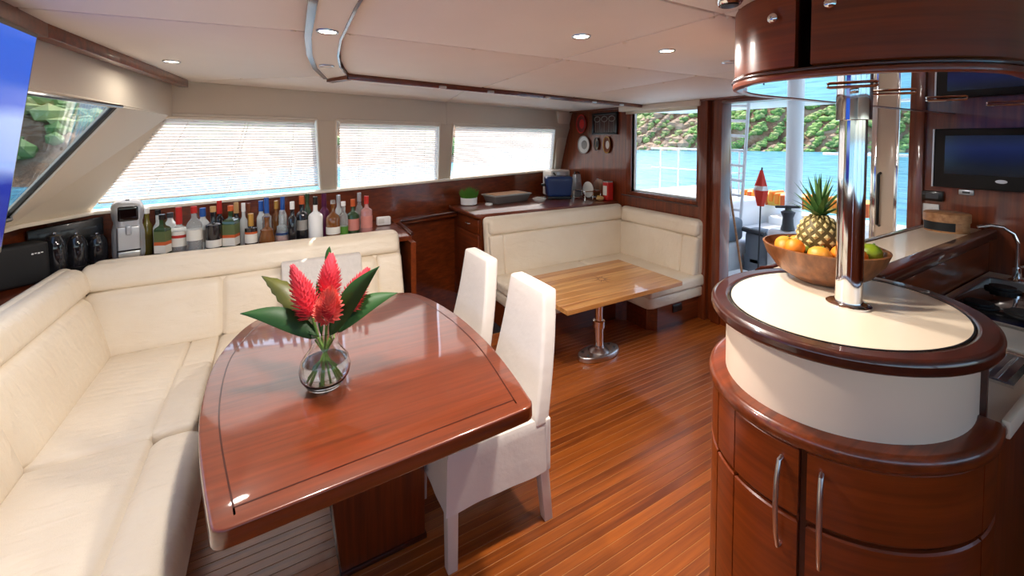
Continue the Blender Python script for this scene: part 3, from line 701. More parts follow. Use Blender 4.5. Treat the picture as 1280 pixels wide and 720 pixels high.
obj('headrest_roll', rbox(NB(), 3.27, 3.37, 2.40, 3.36, .765, .915, r=.042, n=8, fn=rks), 'leather', se)
obj('back_cushion', rbox(NB(), 3.275, 3.36, 2.56, 3.35, .41, .763, r=.02, n=6, fn=rks, puff=.006), 'leather', se)
obj('back_border', rbox(NB(), 3.275, 3.37, 2.40, 2.558, .41, .766, r=.03, n=5, fn=rks), 'leather', se)
obj('plinth_vent', B(3.05, 3.17, 2.43, 2.442, .12, .19, bev=.004), 'black', se)

tt = thing('cocktail_table', 'light teak cocktail table on a chrome pedestal before the settee', 'table', (2.14, 2.38, 0))
TZ = .57
for i in range(8):      # staves of the top
    y0 = 2.07+.085*i; obj('plank', B(1.6, 2.70, y0, y0+.0847, TZ-.032, TZ, bev=.0015, seg=1), 'teak', tt)
star = NB(); cx_, cy_ = 2.2, 2.42
for k in range(16):
    a = PI*2*k/16; r1 = (.12, .055, .085, .055)[k % 4]; a2 = a+PI/16; a0 = a-PI/16
    star.faces.new([star.verts.new((cx_+r_*math.cos(t_), cy_+r_*math.sin(t_), TZ+.0006)) for r_, t_ in ((.022, a0), (r1, a), (.022, a2))])
obj('compass_inlay', star, 'inlay', tt, smooth=0)
obj('column', lathe(NB(), [(.036, .02), (.036, .22), (.046, .225), (.046, .275), (.03, .28), (.03, TZ-.05), (.05, TZ-.045), (.05, TZ-.03)], (2.14, 2.38, 0), 24), 'chrome', tt)
bp_ = [(2.14+.19*math.cos(a)*(1 if abs(math.cos(a)) < .75 else 1), 2.38+.095*math.sin(a)) for a in [2*PI*k/28 for k in range(28)]]
obj('base_plate', prism(NB(), bp_, 0, .045, bev=.012, seg=3, edges='rim'), 'steel', tt)
obj('column_flange', lathe(NB(), [(.085, .04), (.07, .055), (.04, .07), (.036, .09)], (2.14, 2.38, 0), 24), 'steel', tt)
for dx in (-.13, .13):
    for dy in (-.03, .03): obj('bolt', lathe(NB(), [(.011, .043), (.011, .05), (0, .051)], (2.14+dx, 2.38+dy, 0), 10), 'dark_grey', tt)

# ================================================================== CABINET WITH COUNTER BEHIND THE SETTEE
cab = thing('sideboard', 'mahogany sideboard with drawers behind the settee', 'cabinet', (2.5, 3.8, 0))
obj('body', prism(NB(), [(1.69, 3.515), (3.44, 3.515), (3.44, 4.64), (1.69, 4.20)], 0, .905), 'mahogany_y', cab)
dr = obj('drawer', B(1.672, 1.69, 3.54, 4.05, .76, .89, bev=.004), 'mahogany_y', cab)
obj('handle', T([(1.672, 3.72, .83), (1.655, 3.73, .83), (1.655, 3.80, .83), (1.672, 3.81, .83)], .005), 'steel', dr)
dd = obj('door', B(1.672, 1.69, 3.54, 4.05, .10, .74, bev=.004), 'mahogany_y', cab)
obj('handle', lathe(NB(), [(.008, 0), (.012, .01), (0, .014)], seg=12, M=Matrix.Translation((1.672, 3.55, .62)) @ Matrix.Rotation(-PI/2, 4, 'Y')), 'steel', dd)
obj('handle', lathe(NB(), [(.008, 0), (.012, .01), (0, .014)], seg=12, M=Matrix.Translation((1.672, 3.55, .56)) @ Matrix.Rotation(-PI/2, 4, 'Y')), 'steel', dd)
ctp = obj('countertop', prism(NB(), [(1.64, 3.545), (1.68, 3.505), (3.44, 3.505), (3.44, 4.66), (1.64, 4.22)], .905, .95, bev=.014, seg=3), 'mahogany_table', label='glossy mahogany counter above the settee back', cat='countertop')

# ================================================================== ISLAND BAR
DEG = PI/180
IC = Vector((1.505, .59)); IA, IB = .405, .33
def ell(a, b, t, c=IC): return (c.x+a*math.cos(t), c.y+b*math.sin(t))
def ellipse(a, b, n=64, c=IC): return [ell(a, b, 2*PI*k/n, c) for k in range(n)]
def ring(bm, outer, inner, z0, z1):
    n = len(outer); V = lambda p, z: bm.verts.new((p[0], p[1], z))
    ol, oh = [V(p, z0) for p in outer], [V(p, z1) for p in outer]; il, ih = [V(p, z0) for p in inner], [V(p, z1) for p in inner]
    for i in range(n):
        j = (i+1) % n
        for f in ((ol[i], ol[j], oh[j], oh[i]), (ih[i], ih[j], il[j], il[i]), (oh[i], oh[j], ih[j], ih[i]), (il[i], il[j], ol[j], ol[i])): bm.faces.new(f)
    return bm
def curved_panel(bm, a, b, t0, t1, z0, z1, th, n=18, bev=0):
    """a board bent along the ellipse between angles t0 and t1"""
    pts = [ell(a, b, t0+(t1-t0)*k/n) for k in range(n+1)]+[ell(a-th, b-th, t1-(t1-t0)*k/n) for k in range(n+1)]
    return prism(bm, pts, z0, z1, bev=bev, seg=1, edges='rim')
def cut(g, xc=1.61, n=56):
    return [p for p in (ell(IA-g, IB-g, (60+240*k/n)*DEG) for k in range(n+1)) if p[0] < xc-.004]
def cutp(g, xc=1.61):
    e = cut(g, xc); return [(xc, e[0][1])]+e+[(xc, e[-1][1])]
def ell_edge(y0, y1, g=-.003, n=8):
    r = []
    for k in range(n+1):
        y = y0+(y1-y0)*k/n; r.append((IC.x+(IA-g)*math.sqrt(max(0, 1-((y-IC.y)/(IB-g))**2)), y))
    return r
isl = thing('island_bar', 'oval mahogany island bar with cream upstand and curved doors', 'island', (IC.x, IC.y, 0))
obj('carcass', prism(NB(), cutp(.035), 0.05, .905), 'mahogany_edge', isl)
obj('toe_kick', prism(NB(), cutp(.06), 0, .06), 'black_matte', isl)
def door(t0, t1, hand=None):
    d = obj('door', curved_panel(NB(), IA-.022, IB-.022, t0*DEG, t1*DEG, .07, .885, .012), 'mahogany', isl)
    for z0, z1 in ((.71, .885), (.07, .698)):
        obj('door_panel', curved_panel(NB(), IA-.008, IB-.008, t0*DEG, t1*DEG, z0, z1, .016, bev=.004), 'mahogany_h', d)
    if hand is not None:
        h = hand*DEG; c = Vector(ell(IA-.006, IB-.006, h)); o = (c-IC).normalized()
        P3 = lambda e, z: (c.x+o.x*e, c.y+o.y*e, z)
        obj('handle', T([P3(-.004, .845), P3(.012, .842), P3(.024, .80), P3(.030, .73), P3(.024, .66), P3(.012, .618), P3(-.004, .615)], [.005, .0055, .006, .006, .0055, .005, .0045], 10), 'steel', d)
door(106, 147); door(148, 163.0); door(163.6, 193.5, 187); door(196.5, 262, 201.5); door(262.6, 284)
obj('mullion', curved_panel(NB(), IA-.031, IB-.031, 193.7*DEG, 196.3*DEG, .07, .885, .012, n=3), 'mahogany_edge', isl)
obj('shelf_ledge', prism(NB(), cutp(-.004), .885, .93, bev=.018, seg=3, edges='rim'), 'mahogany', isl)
obj('upstand', prism(NB(), cutp(.045, 1.60), .925, 1.115), 'panel_cream', isl)
obj('upstand_edge', prism(NB(), [(1.60, .30), (1.612, .30), (1.612, .87), (1.60, .87)], .925, 1.115), 'mahogany_edge', isl)
bt = obj('bar_rim', ring(NB(), ellipse(IA, IB, 80), ellipse(IA-.055, IB-.055, 80), 1.112, 1.152), 'mahogany_edge', isl)
mod = bt.modifiers.new('bevel', 'BEVEL'); mod.width = .013; mod.segments = 3; mod.limit_method = 'ANGLE'
obj('bar_top', prism(NB(), ellipse(IA-.053, IB-.053, 80), 1.112, 1.1495), 'laminate', isl)
obj('rim_inlay', ring(NB(), ellipse(IA-.053, IB-.053, 80), ellipse(IA-.057, IB-.057, 80), 1.14, 1.1515), 'black', isl)
# chrome pole
po = thing('support_pole', 'polished chrome support pole standing on the oval bar', 'pole', (1.51, .57, 1.152))
obj('shaft', lathe(NB(), [(.034, 1.152), (.034, 1.72)], (1.51, .57, 0), 32), 'chrome', po)
obj('sleeve', lathe(NB(), [(.034, 1.708), (.043, 1.71), (.043, 1.806)], (1.51, .57, 0), 32), 'chrome', po)
obj('flange', lathe(NB(), [(.056, 1.1495), (.056, 1.155), (.05, 1.159), (.036, 1.161)], (1.51, .57, 0), 32), 'chrome', po)
# long bar strip to the aft bulkhead
stp = thing('bar_counter', 'cream topped bar counter with dark wood edges running to the bulkhead', 'counter', (2.6, .77, 0))
obj('top', prism(NB(), [(3.44, .68), (3.44, .875)]+ell_edge(.885, .68), 1.118, 1.149), 'laminate', stp)
obj('edge', prism(NB(), [(3.44, .63), (3.44, .682)]+ell_edge(.682, .615, n=3), 1.105, 1.158, bev=.009, seg=3), 'mahogany_edge', stp)
obj('edge', prism(NB(), [(3.44, .873), (3.44, .905)]+ell_edge(.912, .886, n=3), 1.112, 1.156, bev=.008, seg=3), 'mahogany_edge', stp)
obj('front_panel', prism(NB(), [(1.62, .66), (3.44, .66), (3.44, .86), (1.62, .86)], 0, 1.11), 'mahogany', stp)
# galley run: lower counter, base cabinets
gal = thing('galley_cabinet', 'dark mahogany galley base cabinet behind the island', 'cabinet', (2.5, .45, 0))
obj('body', prism(NB(), [(1.62, .30), (3.44, .30), (3.44, .655), (1.62, .655)], 0, .885), 'mahogany', gal)
for x0 in (1.62, 2.08, 2.54, 3.0):
    d = obj('door', B(x0, x0+.44, .285, .30, .08, .86, bev=.004), 'mahogany_z', gal)
    obj('handle', T([(x0+.38, .288, .80), (x0+.38, .272, .80)], .009), 'steel', d)
gct = thing('galley_counter', 'beige galley worktop with raised front lip beside the island', 'countertop', (2.5, .45, .89))
obj('slab', prism(NB(), [(1.618, .275), (3.44, .275), (3.44, .655), (1.618, .655)], .888, .92), 'laminate', gct)
obj('front_lip', prism(NB(), [(1.614, .260), (3.44, .260), (3.44, .277), (1.614, .277)], .885, .932, bev=.005, seg=2), 'laminate', gct)
# sink with drainer, lid, hob
sk_ = thing('sink', 'stainless steel sink drainer set into the beige galley worktop', 'sink', (2.0, .42, .92))
bm = NB(); box(bm, 1.88, 2.16, .31, .52, .918, .924, bev=.003)
obj('drainer', bm, 'steel', sk_)
for i in range(7): obj('groove', B(1.90, 2.14, .335+.025*i, .345+.025*i, .9235, .9265, bev=.001, seg=1), 'steel', sk_)
obj('rim', ring(NB(), [(1.87, .30), (2.17, .30), (2.17, .53), (1.87, .53)], [(1.885, .315), (2.155, .315), (2.155, .515), (1.885, .515)], .918, .929), 'chrome', sk_)
obj('worktop_board', B(2.19, 2.42, .31, .60, .921, .936, bev=.006), 'stone_grey', label='grey board covering the basin between drainer and hob', cat='board')
hob = thing('cooktop', 'black glass cooktop with steel rim in the galley', 'cooktop', (2.85, .46, .92))
obj('glass', B(2.46, 3.22, .315, .61, .921, .933, bev=.003), 'black_gloss', hob)
obj('rim', ring(NB(), [(2.445, .30), (3.235, .30), (3.235, .625), (2.445, .625)], [(2.46, .315), (3.22, .315), (3.22, .61), (2.46, .61)], .92, .937), 'steel', hob)
for x, y in ((2.65, .40), (2.65, .53), (3.02, .40), (3.02, .53)): obj('burner', lathe(NB(), [(.06, .932), (.06, .938), (.045, .94), (.045, .95), (0, .951)], (x, y, 0), 20), 'black_matte', hob)
fau = thing('faucet', 'chrome galley faucet with a high curved spout', 'faucet', (3.28, .53, .92))
obj('base', lathe(NB(), [(.03, .92), (.03, .935), (.018, .945), (.016, 1.0)], (3.28, .53, 0), 16), 'chrome', fau)
obj('spout', T([(3.28, .53, .99), (3.28, .53, 1.12), (3.275, .545, 1.17), (3.26, .58, 1.20), (3.24, .62, 1.205), (3.22, .66, 1.19)], .009, 10), 'chrome', fau)
obj('lever', T([(3.28, .53, 1.0), (3.28, .47, 1.03)], .006, 8), 'chrome', fau)
sp = thing('soap_pump', 'small steel pump bottle beside the galley faucet', 'dispenser', (3.30, .40, .92))
obj('body', lathe(NB(), [(.026, .92), (.026, 1.02), (.02, 1.035), (.008, 1.04), (.008, 1.07)], (3.30, .40, 0), 16), 'steel', sp)
obj('nozzle', T([(3.30, .40, 1.07), (3.30, .43, 1.075)], .006, 8), 'chrome', sp)
# wooden round box on the counter
rx = thing('round_box', 'pale wooden round lidded box with dark opening on the bar counter', 'box', (3.22, .778, 1.149))
obj('body', lathe(NB(), [(.088, 1.149), (.09, 1.152), (.09, 1.205), (.086, 1.21)], (3.22, .778, 0), 36), 'box_wood', rx)
obj('lid', lathe(NB(), [(.094, 1.205), (.094, 1.247), (.088, 1.252), (0, 1.253)], (3.22, .778, 0), 36), 'box_wood', rx)
pts = [(3.22+.0915*math.cos(a*DEG), .778+.0915*math.sin(a*DEG)) for a in range(120, 222, 6)]
obj('patch', prism(NB(), pts+[(3.22+.08*math.cos(a*DEG), .778+.08*math.sin(a*DEG)) for a in range(216, 119, -6)], 1.158, 1.203), 'black_matte', rx)  # black curved piece standing slightly proud of the box side

# ================================================================== OVERHEAD CABINET
OZ = 1.80
OA = .405
def oell(g, t): return (IC.x+(OA-g)*math.cos(t), IC.y+((.25-g) if math.sin(t) > 0 else (.355-g))*math.sin(t))
def angle_at(px, z=1.9):       # ellipse angle whose near side shows at this image column
    best = None
    for k in range(900, 2700):
        x, y = oell(0, k/10*DEG); v = Vector((x, y, z))-_C; q = 640+FPX*v.dot(_R)/v.dot(_F)
        if best is None or abs(q-px) < best[0]: best = (abs(q-px), k/10)
    return best[1]
ov = thing('overhead_cabinet', 'curved mahogany overhead cabinet with mirrored underside above the bar', 'cabinet', (IC.x, IC.y, OZ))
def half(g, n=36):
    return [(3.44, .84-g)]+[oell(g, (90+180*k/n)*DEG) for k in range(n+1)]+[(3.44, .235+g)]
def ocurve(g, t0, t1, z0, z1, th, n=20, bev=0):
    pts = [oell(g, (t0+(t1-t0)*k/n)*DEG) for k in range(n+1)]+[oell(g+th, (t1-(t1-t0)*k/n)*DEG) for k in range(n+1)]
    return prism(NB(), pts, z0, z1, bev=bev, seg=1, edges='rim')
g0, g1_ = angle_at(993), angle_at(1013)
slot = [oell(.03, g0*DEG), oell(.19, g0*DEG), oell(.19, g1_*DEG), oell(.03, g1_*DEG)]      # open slot between the two doors
front = [(90+180*k/60) for k in range(61)]
obj('carcass', prism(NB(), [(3.44, .81)]+[oell(.03, t*DEG) for t in front if t < g0]+slot+[oell(.03, t*DEG) for t in front if t > g1_]+[(3.44, .265)], OZ+.02, ZC+.015), 'mahogany_edge', ov)
obj('underside_mirror', prism(NB(), half(.012), OZ+.003, OZ+.024), 'mirror', ov)
obj('lower_moulding', prism(NB(), half(0)+half(.03)[::-1], OZ, OZ+.016, bev=.003, seg=2, edges='rim'), 'mahogany_h', ov)
obj('lower_moulding', prism(NB(), half(-.004)+half(.03)[::-1], OZ+.016, OZ+.024, bev=.003, seg=2, edges='rim'), 'mahogany_edge', ov)
def odoor(t0, t1, kpx, kpy):
    d = obj('door', ocurve(.004, t0, t1, OZ+.027, ZC+.012, .022, bev=.004), 'mahogany_h', ov)
    kt = angle_at(kpx)*DEG; c = Vector(oell(.004, kt)); o = Vector((math.cos(kt)/OA, math.sin(kt)/.3)).normalized(); ang = math.atan2(o.y, o.x)
    dep = Vector((c.x, c.y, 0)).dot(Ff0); rr = ray(kpx, kpy); kz = (_C+rr*(dep/rr.dot(Ff0))).z
    obj('knob', lathe(NB(), [(.006, -.004), (.006, .01), (.011, .013), (.012, .018), (.008, .022), (0, .023)], seg=14, M=Matrix.Translation((c.x, c.y, kz)) @ Matrix.Rotation(ang, 4, 'Z') @ Matrix.Rotation(PI/2, 4, 'Y')), 'chrome', d)
Ff0 = Vector((math.sin(YAW), math.cos(YAW), 0))
odoor(93, g0, 968, 24); odoor(g1_, 266, 1036, 6)
obj('slot_back', ocurve(.185, g0, g1_, OZ+.024, ZC+.012, .012, n=4), 'mahogany_edge', ov)
obj('side_panel', B(1.52, 3.44, .237, .26, OZ+.027, ZC+.012, bev=.003), 'mahogany', ov)
obj('side_panel', B(1.52, 3.44, .82, .84, OZ+.027, ZC+.012, bev=.003), 'mahogany', ov)
for k, (px, py) in enumerate(((1065, 107), (1116, 116), (1183, 124), (1257, 130))):
    c = atz(px, py, OZ); d = Vector((.5, -.86, 0)).normalized()*.055
    obj('grab_handle', T([c-d, c-d*.9-Vector((0, 0, .003)), c+d*.9-Vector((0, 0, .003)), c+d], .0042, 8), 'chrome', ov)
spk = thing('ceiling_speaker', 'small round chrome speaker on the headliner beside the overhead cabinet', 'speaker', (1.17, .80, ZC-.03))
c = atz(912, 4, 1.99); spk.location = (c.x, c.y, 1.98); ORG[spk] = Vector(spk.location)
obj('housing', lathe(NB(), [(.0, 1.985), (.025, 1.985), (.032, 1.995), (.032, ZC+.002)], (c.x, c.y, 0), 24), 'chrome', spk)
obj('grille', lathe(NB(), [(.0, 1.981), (.02, 1.982), (.022, 1.986)], (c.x, c.y, 0), 24), 'black', spk)

# ================================================================== AFT BULKHEAD FITTINGS
tv2 = thing('small_television', 'small black television on the mahogany bulkhead above the bar counter', 'television', (AFT-.05, .6, 1.37))
obj('body', B(AFT-.06, AFT-.002, .32, .885, 1.375, 1.715, bev=.008), 'black_matte', tv2)
obj('screen', B(AFT-.064, AFT-.058, .37, .835, 1.455, 1.675), 'small_picture', tv2, smooth=0)
obj('bezel_edge', B(AFT-.064, AFT-.05, .881, .888, 1.376, 1.714), 'silver', tv2)
obj('badge', lathe(NB(), [(.022, 0), (.022, .003), (0, .0035)], seg=20, M=Matrix.Translation((AFT-.06, .615, 1.425)) @ Matrix.Rotation(-PI/2, 4, 'Y') @ Matrix.Diagonal((.45, 1, 1, 1))), 'silver', tv2)
pnl = thing('control_panel', 'black switch panel on the bulkhead left of the small television', 'panel', (AFT, .90, 1.28))
obj('housing', B(AFT-.03, AFT-.001, .845, .94, 1.285, 1.345, bev=.006), 'black', pnl)
obj('display', B(AFT-.032, AFT-.028, .865, .92, 1.30, 1.33), 'dark_grey', pnl)
s1 = thing('wall_switch', 'white switch plate below the black control panel', 'switch', (AFT, .905, 1.19))
obj('plate', B(AFT-.012, AFT-.001, .865, .945, 1.195, 1.265, bev=.004), 'white', s1)
obj('rocker', B(AFT-.018, AFT-.01, .89, .92, 1.215, 1.245, bev=.003), 'white', s1)
s2 = thing('wall_socket', 'grey socket plate low on the bulkhead beside the round box', 'socket', (AFT, .905, 1.155))
obj('plate', B(AFT-.012, AFT-.001, .87, .95, 1.16, 1.188, bev=.003), 'stone_grey', s2)
obj('face', B(AFT-.016, AFT-.01, .89, .93, 1.165, 1.183, bev=.002), 'white', s2)
s3 = thing('bulkhead_outlet', 'small silver outlet under the small television', 'outlet', (AFT, .755, 1.335))
obj('plate', B(AFT-.012, AFT-.001, .725, .785, 1.335, 1.365, bev=.003), 'silver', s3)
obj('slot', B(AFT-.014, AFT-.011, .74, .77, 1.344, 1.356), 'dark_grey', s3)

# ================================================================== LARGE TELEVISION by the windshield
tv = thing('wall_television', 'large flat television tilted in front of the windshield', 'television', (-.62, 1.2, 1.33))
ptr, pbr = ony(48, 43, 1.75), ony(2, 316, 1.75)
dyy = Vector((-.02, -1.08, 0)); nb_ = (pbr-ptr).cross(dyy).normalized()
if nb_.x > 0: nb_ = -nb_
obj('housing', slab(NB(), [ptr, pbr, pbr+dyy, ptr+dyy], nb_, .035, .004), 'black', tv)
u_, v_ = (pbr-ptr).normalized(), dyy.normalized()
obj('screen', slab(NB(), [ptr+u_*.012+v_*.012-nb_*.002, pbr-u_*.02+v_*.012-nb_*.002, pbr-u_*.02+dyy-v_*.012-nb_*.002, ptr+u_*.012+dyy-v_*.012-nb_*.002], nb_, .004), 'tv_bands', tv, smooth=0)
mid = (ptr+pbr+dyy)*.5+dyy*0
obj('bracket', T([ptr+dyy*.5+u_*.12+nb_*.03, ptr+dyy*.5+u_*.05+nb_*.045, Vector((-.69, 1.2, 1.97))], .018, 8), 'black_matte', tv)

# ================================================================== DOWNLIGHTS (real lamps)
def downlight(x, y, z, label, power, r=.035, lit=True):
    t = thing('downlight', label, 'light', (x, y, z), group='recessed ceiling downlights')
    obj('bezel', lathe(NB(), [(r*.72, z-.002), (r*.95, z-.006), (r, z-.002), (r, z+.006), (r*.72, z+.006)], (x, y, 0), 24, closed=True), 'steel', t)
    obj('lens', lathe(NB(), [(0, z-.0035), (r*.5, z-.0038), (r*.74, z-.003), (r*.74, z+.004)], (x, y, 0), 24), 'lamp_lens' if lit else 'lamp_lens_off', t)
    if power:
        L = bpy.data.lights.new('downlight_bulb', 'SPOT'); L.energy = power; L.color = (1, .93, .85); L.shadow_soft_size = .05; L.spot_size = math.radians(172); L.spot_blend = .6
        o = bpy.data.objects.new('downlight_bulb', L); link(o, t); o.location = (0, 0, -.012)
    return t
W_ = DOWNLIGHT_W
# the photograph shows four of these burning and two dark ones
for x, y, z, lb, k in ((.96, 1.17, ZC, 'lit chrome downlight in the ceiling panel nearest the light band', 1.0), (1.42, 1.18, ZC, 'lit chrome downlight in the middle ceiling panel', .6), (1.88, 1.2, ZC, 'unlit chrome downlight beside the overhead cabinet', 0),
                       (.165, 1.5, ZC-.012, 'lit chrome downlight in the curved light band', .85), (.235, 2.19, ZC-.012, 'unlit chrome downlight at the end of the curved light band', 0), (-.40, 2.5, ZC, 'lit chrome downlight in the outer panel near the windshield cornice', .06)):
    downlight(x, y, z, lb, W_*k, lit=k > 0)

# ================================================================== OUTSIDE: cockpit, sea, hillside
sea = obj('sea', B(-400, 900, -600, 900, -1.3, -1.0), 'sea_water', label='turquoise bay water around the boat', kind='structure')
dk = thing('cockpit_deck', 'white aft cockpit deck with seats seen through the door', 'deck', (5, 2, -.2), kind='structure')
obj('deck', B(AFT+.07, 7.2, -2.2, 5.2, -.3, -.02), 'gelcoat', dk)
obj('coaming', B(4.0, 7.1, 2.95, 3.5, -.02, .42, bev=.05, seg=3), 'gelcoat', dk)
obj('side_deck', B(AFT+.07, 7.1, 3.5, 5.2, -.02, .78, bev=.04, seg=3), 'gelcoat', dk)
obj('transom', B(6.3, 7.1, -2.0, 3.4, -.02, .55, bev=.05, seg=3), 'gelcoat', dk)
rf = obj('cockpit_roof', B(AFT+.1, 6.4, -2.2, 5.0, 2.12, 2.2, bev=.03, seg=3), 'gelcoat', label='white hardtop roof over the cockpit', cat='roof')
pst = thing('roof_post', 'thick white post holding up the cockpit hardtop', 'post', (5.5, 2.66, -.02))
obj('column', lathe(NB(), [(.088, -.02), (.088, 2.12)], (5.5, 2.66, 0), 24), 'gelcoat', pst)
obj('foot', lathe(NB(), [(.12, -.02), (.12, .02), (.08, .05)], (5.5, 2.66, 0), 24), 'gelcoat', pst)
lad = thing('boarding_ladder', 'white ladder leaning up to the hardtop beyond the door', 'ladder', (5.2, 3.2, .42))
A0, A1, A2, A3 = onx(911, 128, 5.2), onx(914, 262, 5.2), onx(936, 128, 5.2), onx(926, 262, 5.2)
for a, b_ in ((A0, A1), (A2, A3)): obj('rail', T([a, Vector((b_.x, b_.y, .6))], .02, 8), 'gelcoat', lad)
for k in range(8):
    t = .03+.125*k; obj('rung', T([A0.lerp(Vector((A1.x, A1.y, .6)), t), A2.lerp(Vector((A3.x, A3.y, .6)), t)], .018, 8), 'gelcoat', lad)
# guard rail on the port quarter
gr = thing('guard_rail', 'stainless guard rail with wires along the side deck', 'railing', (5.6, 4.6, .78))
rp = [onx(788, 189, 5.6), onx(876, 189, 5.6)]
y_a, y_b = 5.1, 3.75
ztop, zmid = 1.52, 1.17
for z, r in ((1.50, .016), (1.16, .009)): obj('rail', T([(6.0, 5.3, z), (6.0, 3.6, z)], r, 8), 'white', gr)
for y in (5.1, 4.72, 4.3, 3.95, 3.65): obj('stanchion', T([(6.0, y, .77), (6.0, y, 1.50)], .013, 8), 'white', gr)
obj('brace', T([(6.0, 4.3, 1.42), (5.95, 4.1, .78)], .012, 8), 'grey_pvc', gr)
obj('brace', T([(6.0, 4.25, 1.42), (5.95, 3.95, .78)], .012, 8), 'grey_pvc', gr)
# rail aft
gr2 = thing('stern_rail', 'white stern rail behind the cockpit seats', 'railing', (7.0, 1.5, .5))
obj('rail', T([(7.0, -1.0, 1.45), (7.0, 3.0, 1.45)], .018, 8), 'white', gr2)
for y in (-.8, .4, 1.6, 2.8): obj('stanchion', T([(7.0, y, .5), (7.0, y, 1.45)], .014, 8), 'white', gr2)
# orange and yellow safety netting bundle
nb2 = thing('paddle_board', 'orange and yellow board lashed across the stern', 'board', (6.6, 3.2, .55))
obj('board', rbox(NB(), 6.45, 6.75, 2.2, 3.95, .66, .86, r=.08, n=6), 'yellow', nb2)
for k in range(20): obj('lashing', rbox(NB(), 6.43, 6.77, 2.25+.082*k, 2.31+.082*k, .67+.03*(k % 3), .845+.02*((k*7) % 3), r=.02, n=2), 'orange' if k % 3 else 'label_orange', nb2)
# flag
fg = thing('flag', 'red flag with white band furled on a short staff', 'flag', (4.8, 2.66, -.02))
obj('staff', T([(4.8, 2.68, -.02), (4.8, 2.655, 1.34)], .008, 8), 'dark_grey', fg)
prof = [(0, 1.30), (.02, 1.25), (.045, 1.12), (.05, 1.08)]
def furl(z0, z1, r0, r1, mat, nm):
    b = NB(); n = 18; k = 6; rs = []
    for i in range(k+1):
        z = z0+(z1-z0)*i/k; r = r0+(r1-r0)*i/k
        rs.append([b.verts.new((4.8+r*math.cos(2*PI*j/n)*(1+.3*math.sin(j*PI*2/6+i*.3)), 2.66+r*math.sin(2*PI*j/n)*(1+.2*math.sin(j*PI*2/4.5)), z)) for j in range(n)])
    for a, c in zip(rs, rs[1:]):
        for j in range(n): b.faces.new((a[j], a[(j+1) % n], c[(j+1) % n], c[j]))
    b.faces.new(rs[0]); b.faces.new(rs[-1]); return obj(nm, b, mat, fg)
furl(1.31, 1.13, .012, .055, 'flag_red', 'cloth'); furl(1.13, 1.08, .055, .065, 'white', 'white_band'); furl(1.08, .90, .065, .03, 'flag_red', 'cloth')
# grey inflatable dinghy on the davits
dg = thing('inflatable_dinghy', 'grey inflatable tender stowed in the cockpit behind the ladder', 'dinghy', (5.0, 3.0, .0))
obj('tube', rbox(NB(), 4.9, 5.16, 2.64, 2.93, .10, .60, r=.1, n=6), 'grey_pvc', dg)
obj('tube', rbox(NB(), 5.1, 5.38, 2.64, 2.93, .10, .42, r=.1, n=6), 'grey_pvc', dg)
obj('hull', rbox(NB(), 4.9, 5.38, 2.64, 2.93, -.02, .3, r=.06, n=5), 'grey_pvc', dg)
obj('rubbing_strake', T([(4.90, 2.66, .56), (4.90, 2.92, .58)], .03, 8), 'dark_grey', dg)
cu = obj('cockpit_cushion', rbox(NB(), 4.55, 5.0, 2.96, 3.3, .42, .70, r=.06, n=5), 'grey_pvc', label='grey cockpit bolster cushion on the white coaming', cat='cushion')
obj('deck_box', rbox(NB(), 3.9, 4.5, 2.15, 2.72, -.02, onx(929, 352, 4.1).z+.004, r=.04, n=5), 'gelcoat', label='white moulded deck box outside the door', cat='box')
wn = thing('winch', 'dark deck winch with handle on the cockpit seat', 'winch', (4.9, 2.4, .6))
obj('pedestal', B(4.82, 5.08, 2.24, 2.61, -.02, .66, bev=.05, seg=3), 'gelcoat', wn)
obj('drum', lathe(NB(), [(.07, .66), (.055, .72), (.05, .80), (.07, .86), (.03, .88), (.03, .93)], (4.9, 2.42, 0), 20), 'dark_grey', wn)
obj('handle', T([(4.9, 2.55, .90), (4.9, 2.30, .93)], .015, 8), 'dark_grey', wn)
obj('boat_hook', T([onx(905, 190, 4.3), onx(929, 352, 4.1)], .011, 8), 'box_wood', label='thin wooden boat hook pole leaning in the doorway', cat='pole')
# hillside across the bay
def hill(name, cx, cy, length, depth, height, ang, seedv, label):
    rnd = random.Random(seedv); b = NB(); nx, ny = 70, 16; g = []
    ca, sa = math.cos(ang), math.sin(ang)
    ph = [rnd.uniform(0, 6) for _ in range(6)]
    def H(u, v):
        base = v**.8*(1-.35*abs(u-.5)*2)
        return height*base*(.85+.15*math.sin(u*9+ph[0])+.08*math.sin(u*23+ph[1]))+height*.05*math.sin(u*60+ph[2])*math.sin(v*20+ph[3])-.6*(v < .01)
    pts = []
    for i in range(nx+1):
        row = []
        for j in range(ny+1):
            u, v = i/nx, j/ny; lx = (u-.5)*length; lyy = v*depth+3*math.sin(u*17+ph[4])*(1-v)+1.5*math.sin(u*41+ph[5])*(1-v)
            row.append(b.verts.new((cx+lx*ca-lyy*sa, cy+lx*sa+lyy*ca, -1.1+max(-.5, H(u, v)))))
        g.append(row)
    co = [[v.co.copy() for v in r] for r in g]
    for i in range(nx):
        for j in range(ny): b.faces.new((g[i][j], g[i+1][j], g[i+1][j+1], g[i][j+1]))
    h = obj(name, b, 'hill_ground', label=label, kind='structure', smooth=0)
    return h, co
_ib = bmesh.new(); bmesh.ops.create_icosphere(_ib, subdivisions=1, radius=1); ICO = [v.co.copy() for v in _ib.verts]; ICF = [[v.index for v in f.verts] for f in _ib.faces]; _ib.free()
def lump(acc, c, r, rnd):
    n = len(acc[0]); s = (r*rnd.uniform(.8, 1.3), r*rnd.uniform(.8, 1.3), r*rnd.uniform(.6, 1.0))
    for v in ICO:
        k = rnd.uniform(.7, 1.25); acc[0].append((c[0]+v.x*s[0]*k, c[1]+v.y*s[1]*k, c[2]+v.z*s[2]*k))
    acc[1].extend([[i+n for i in f] for f in ICF])
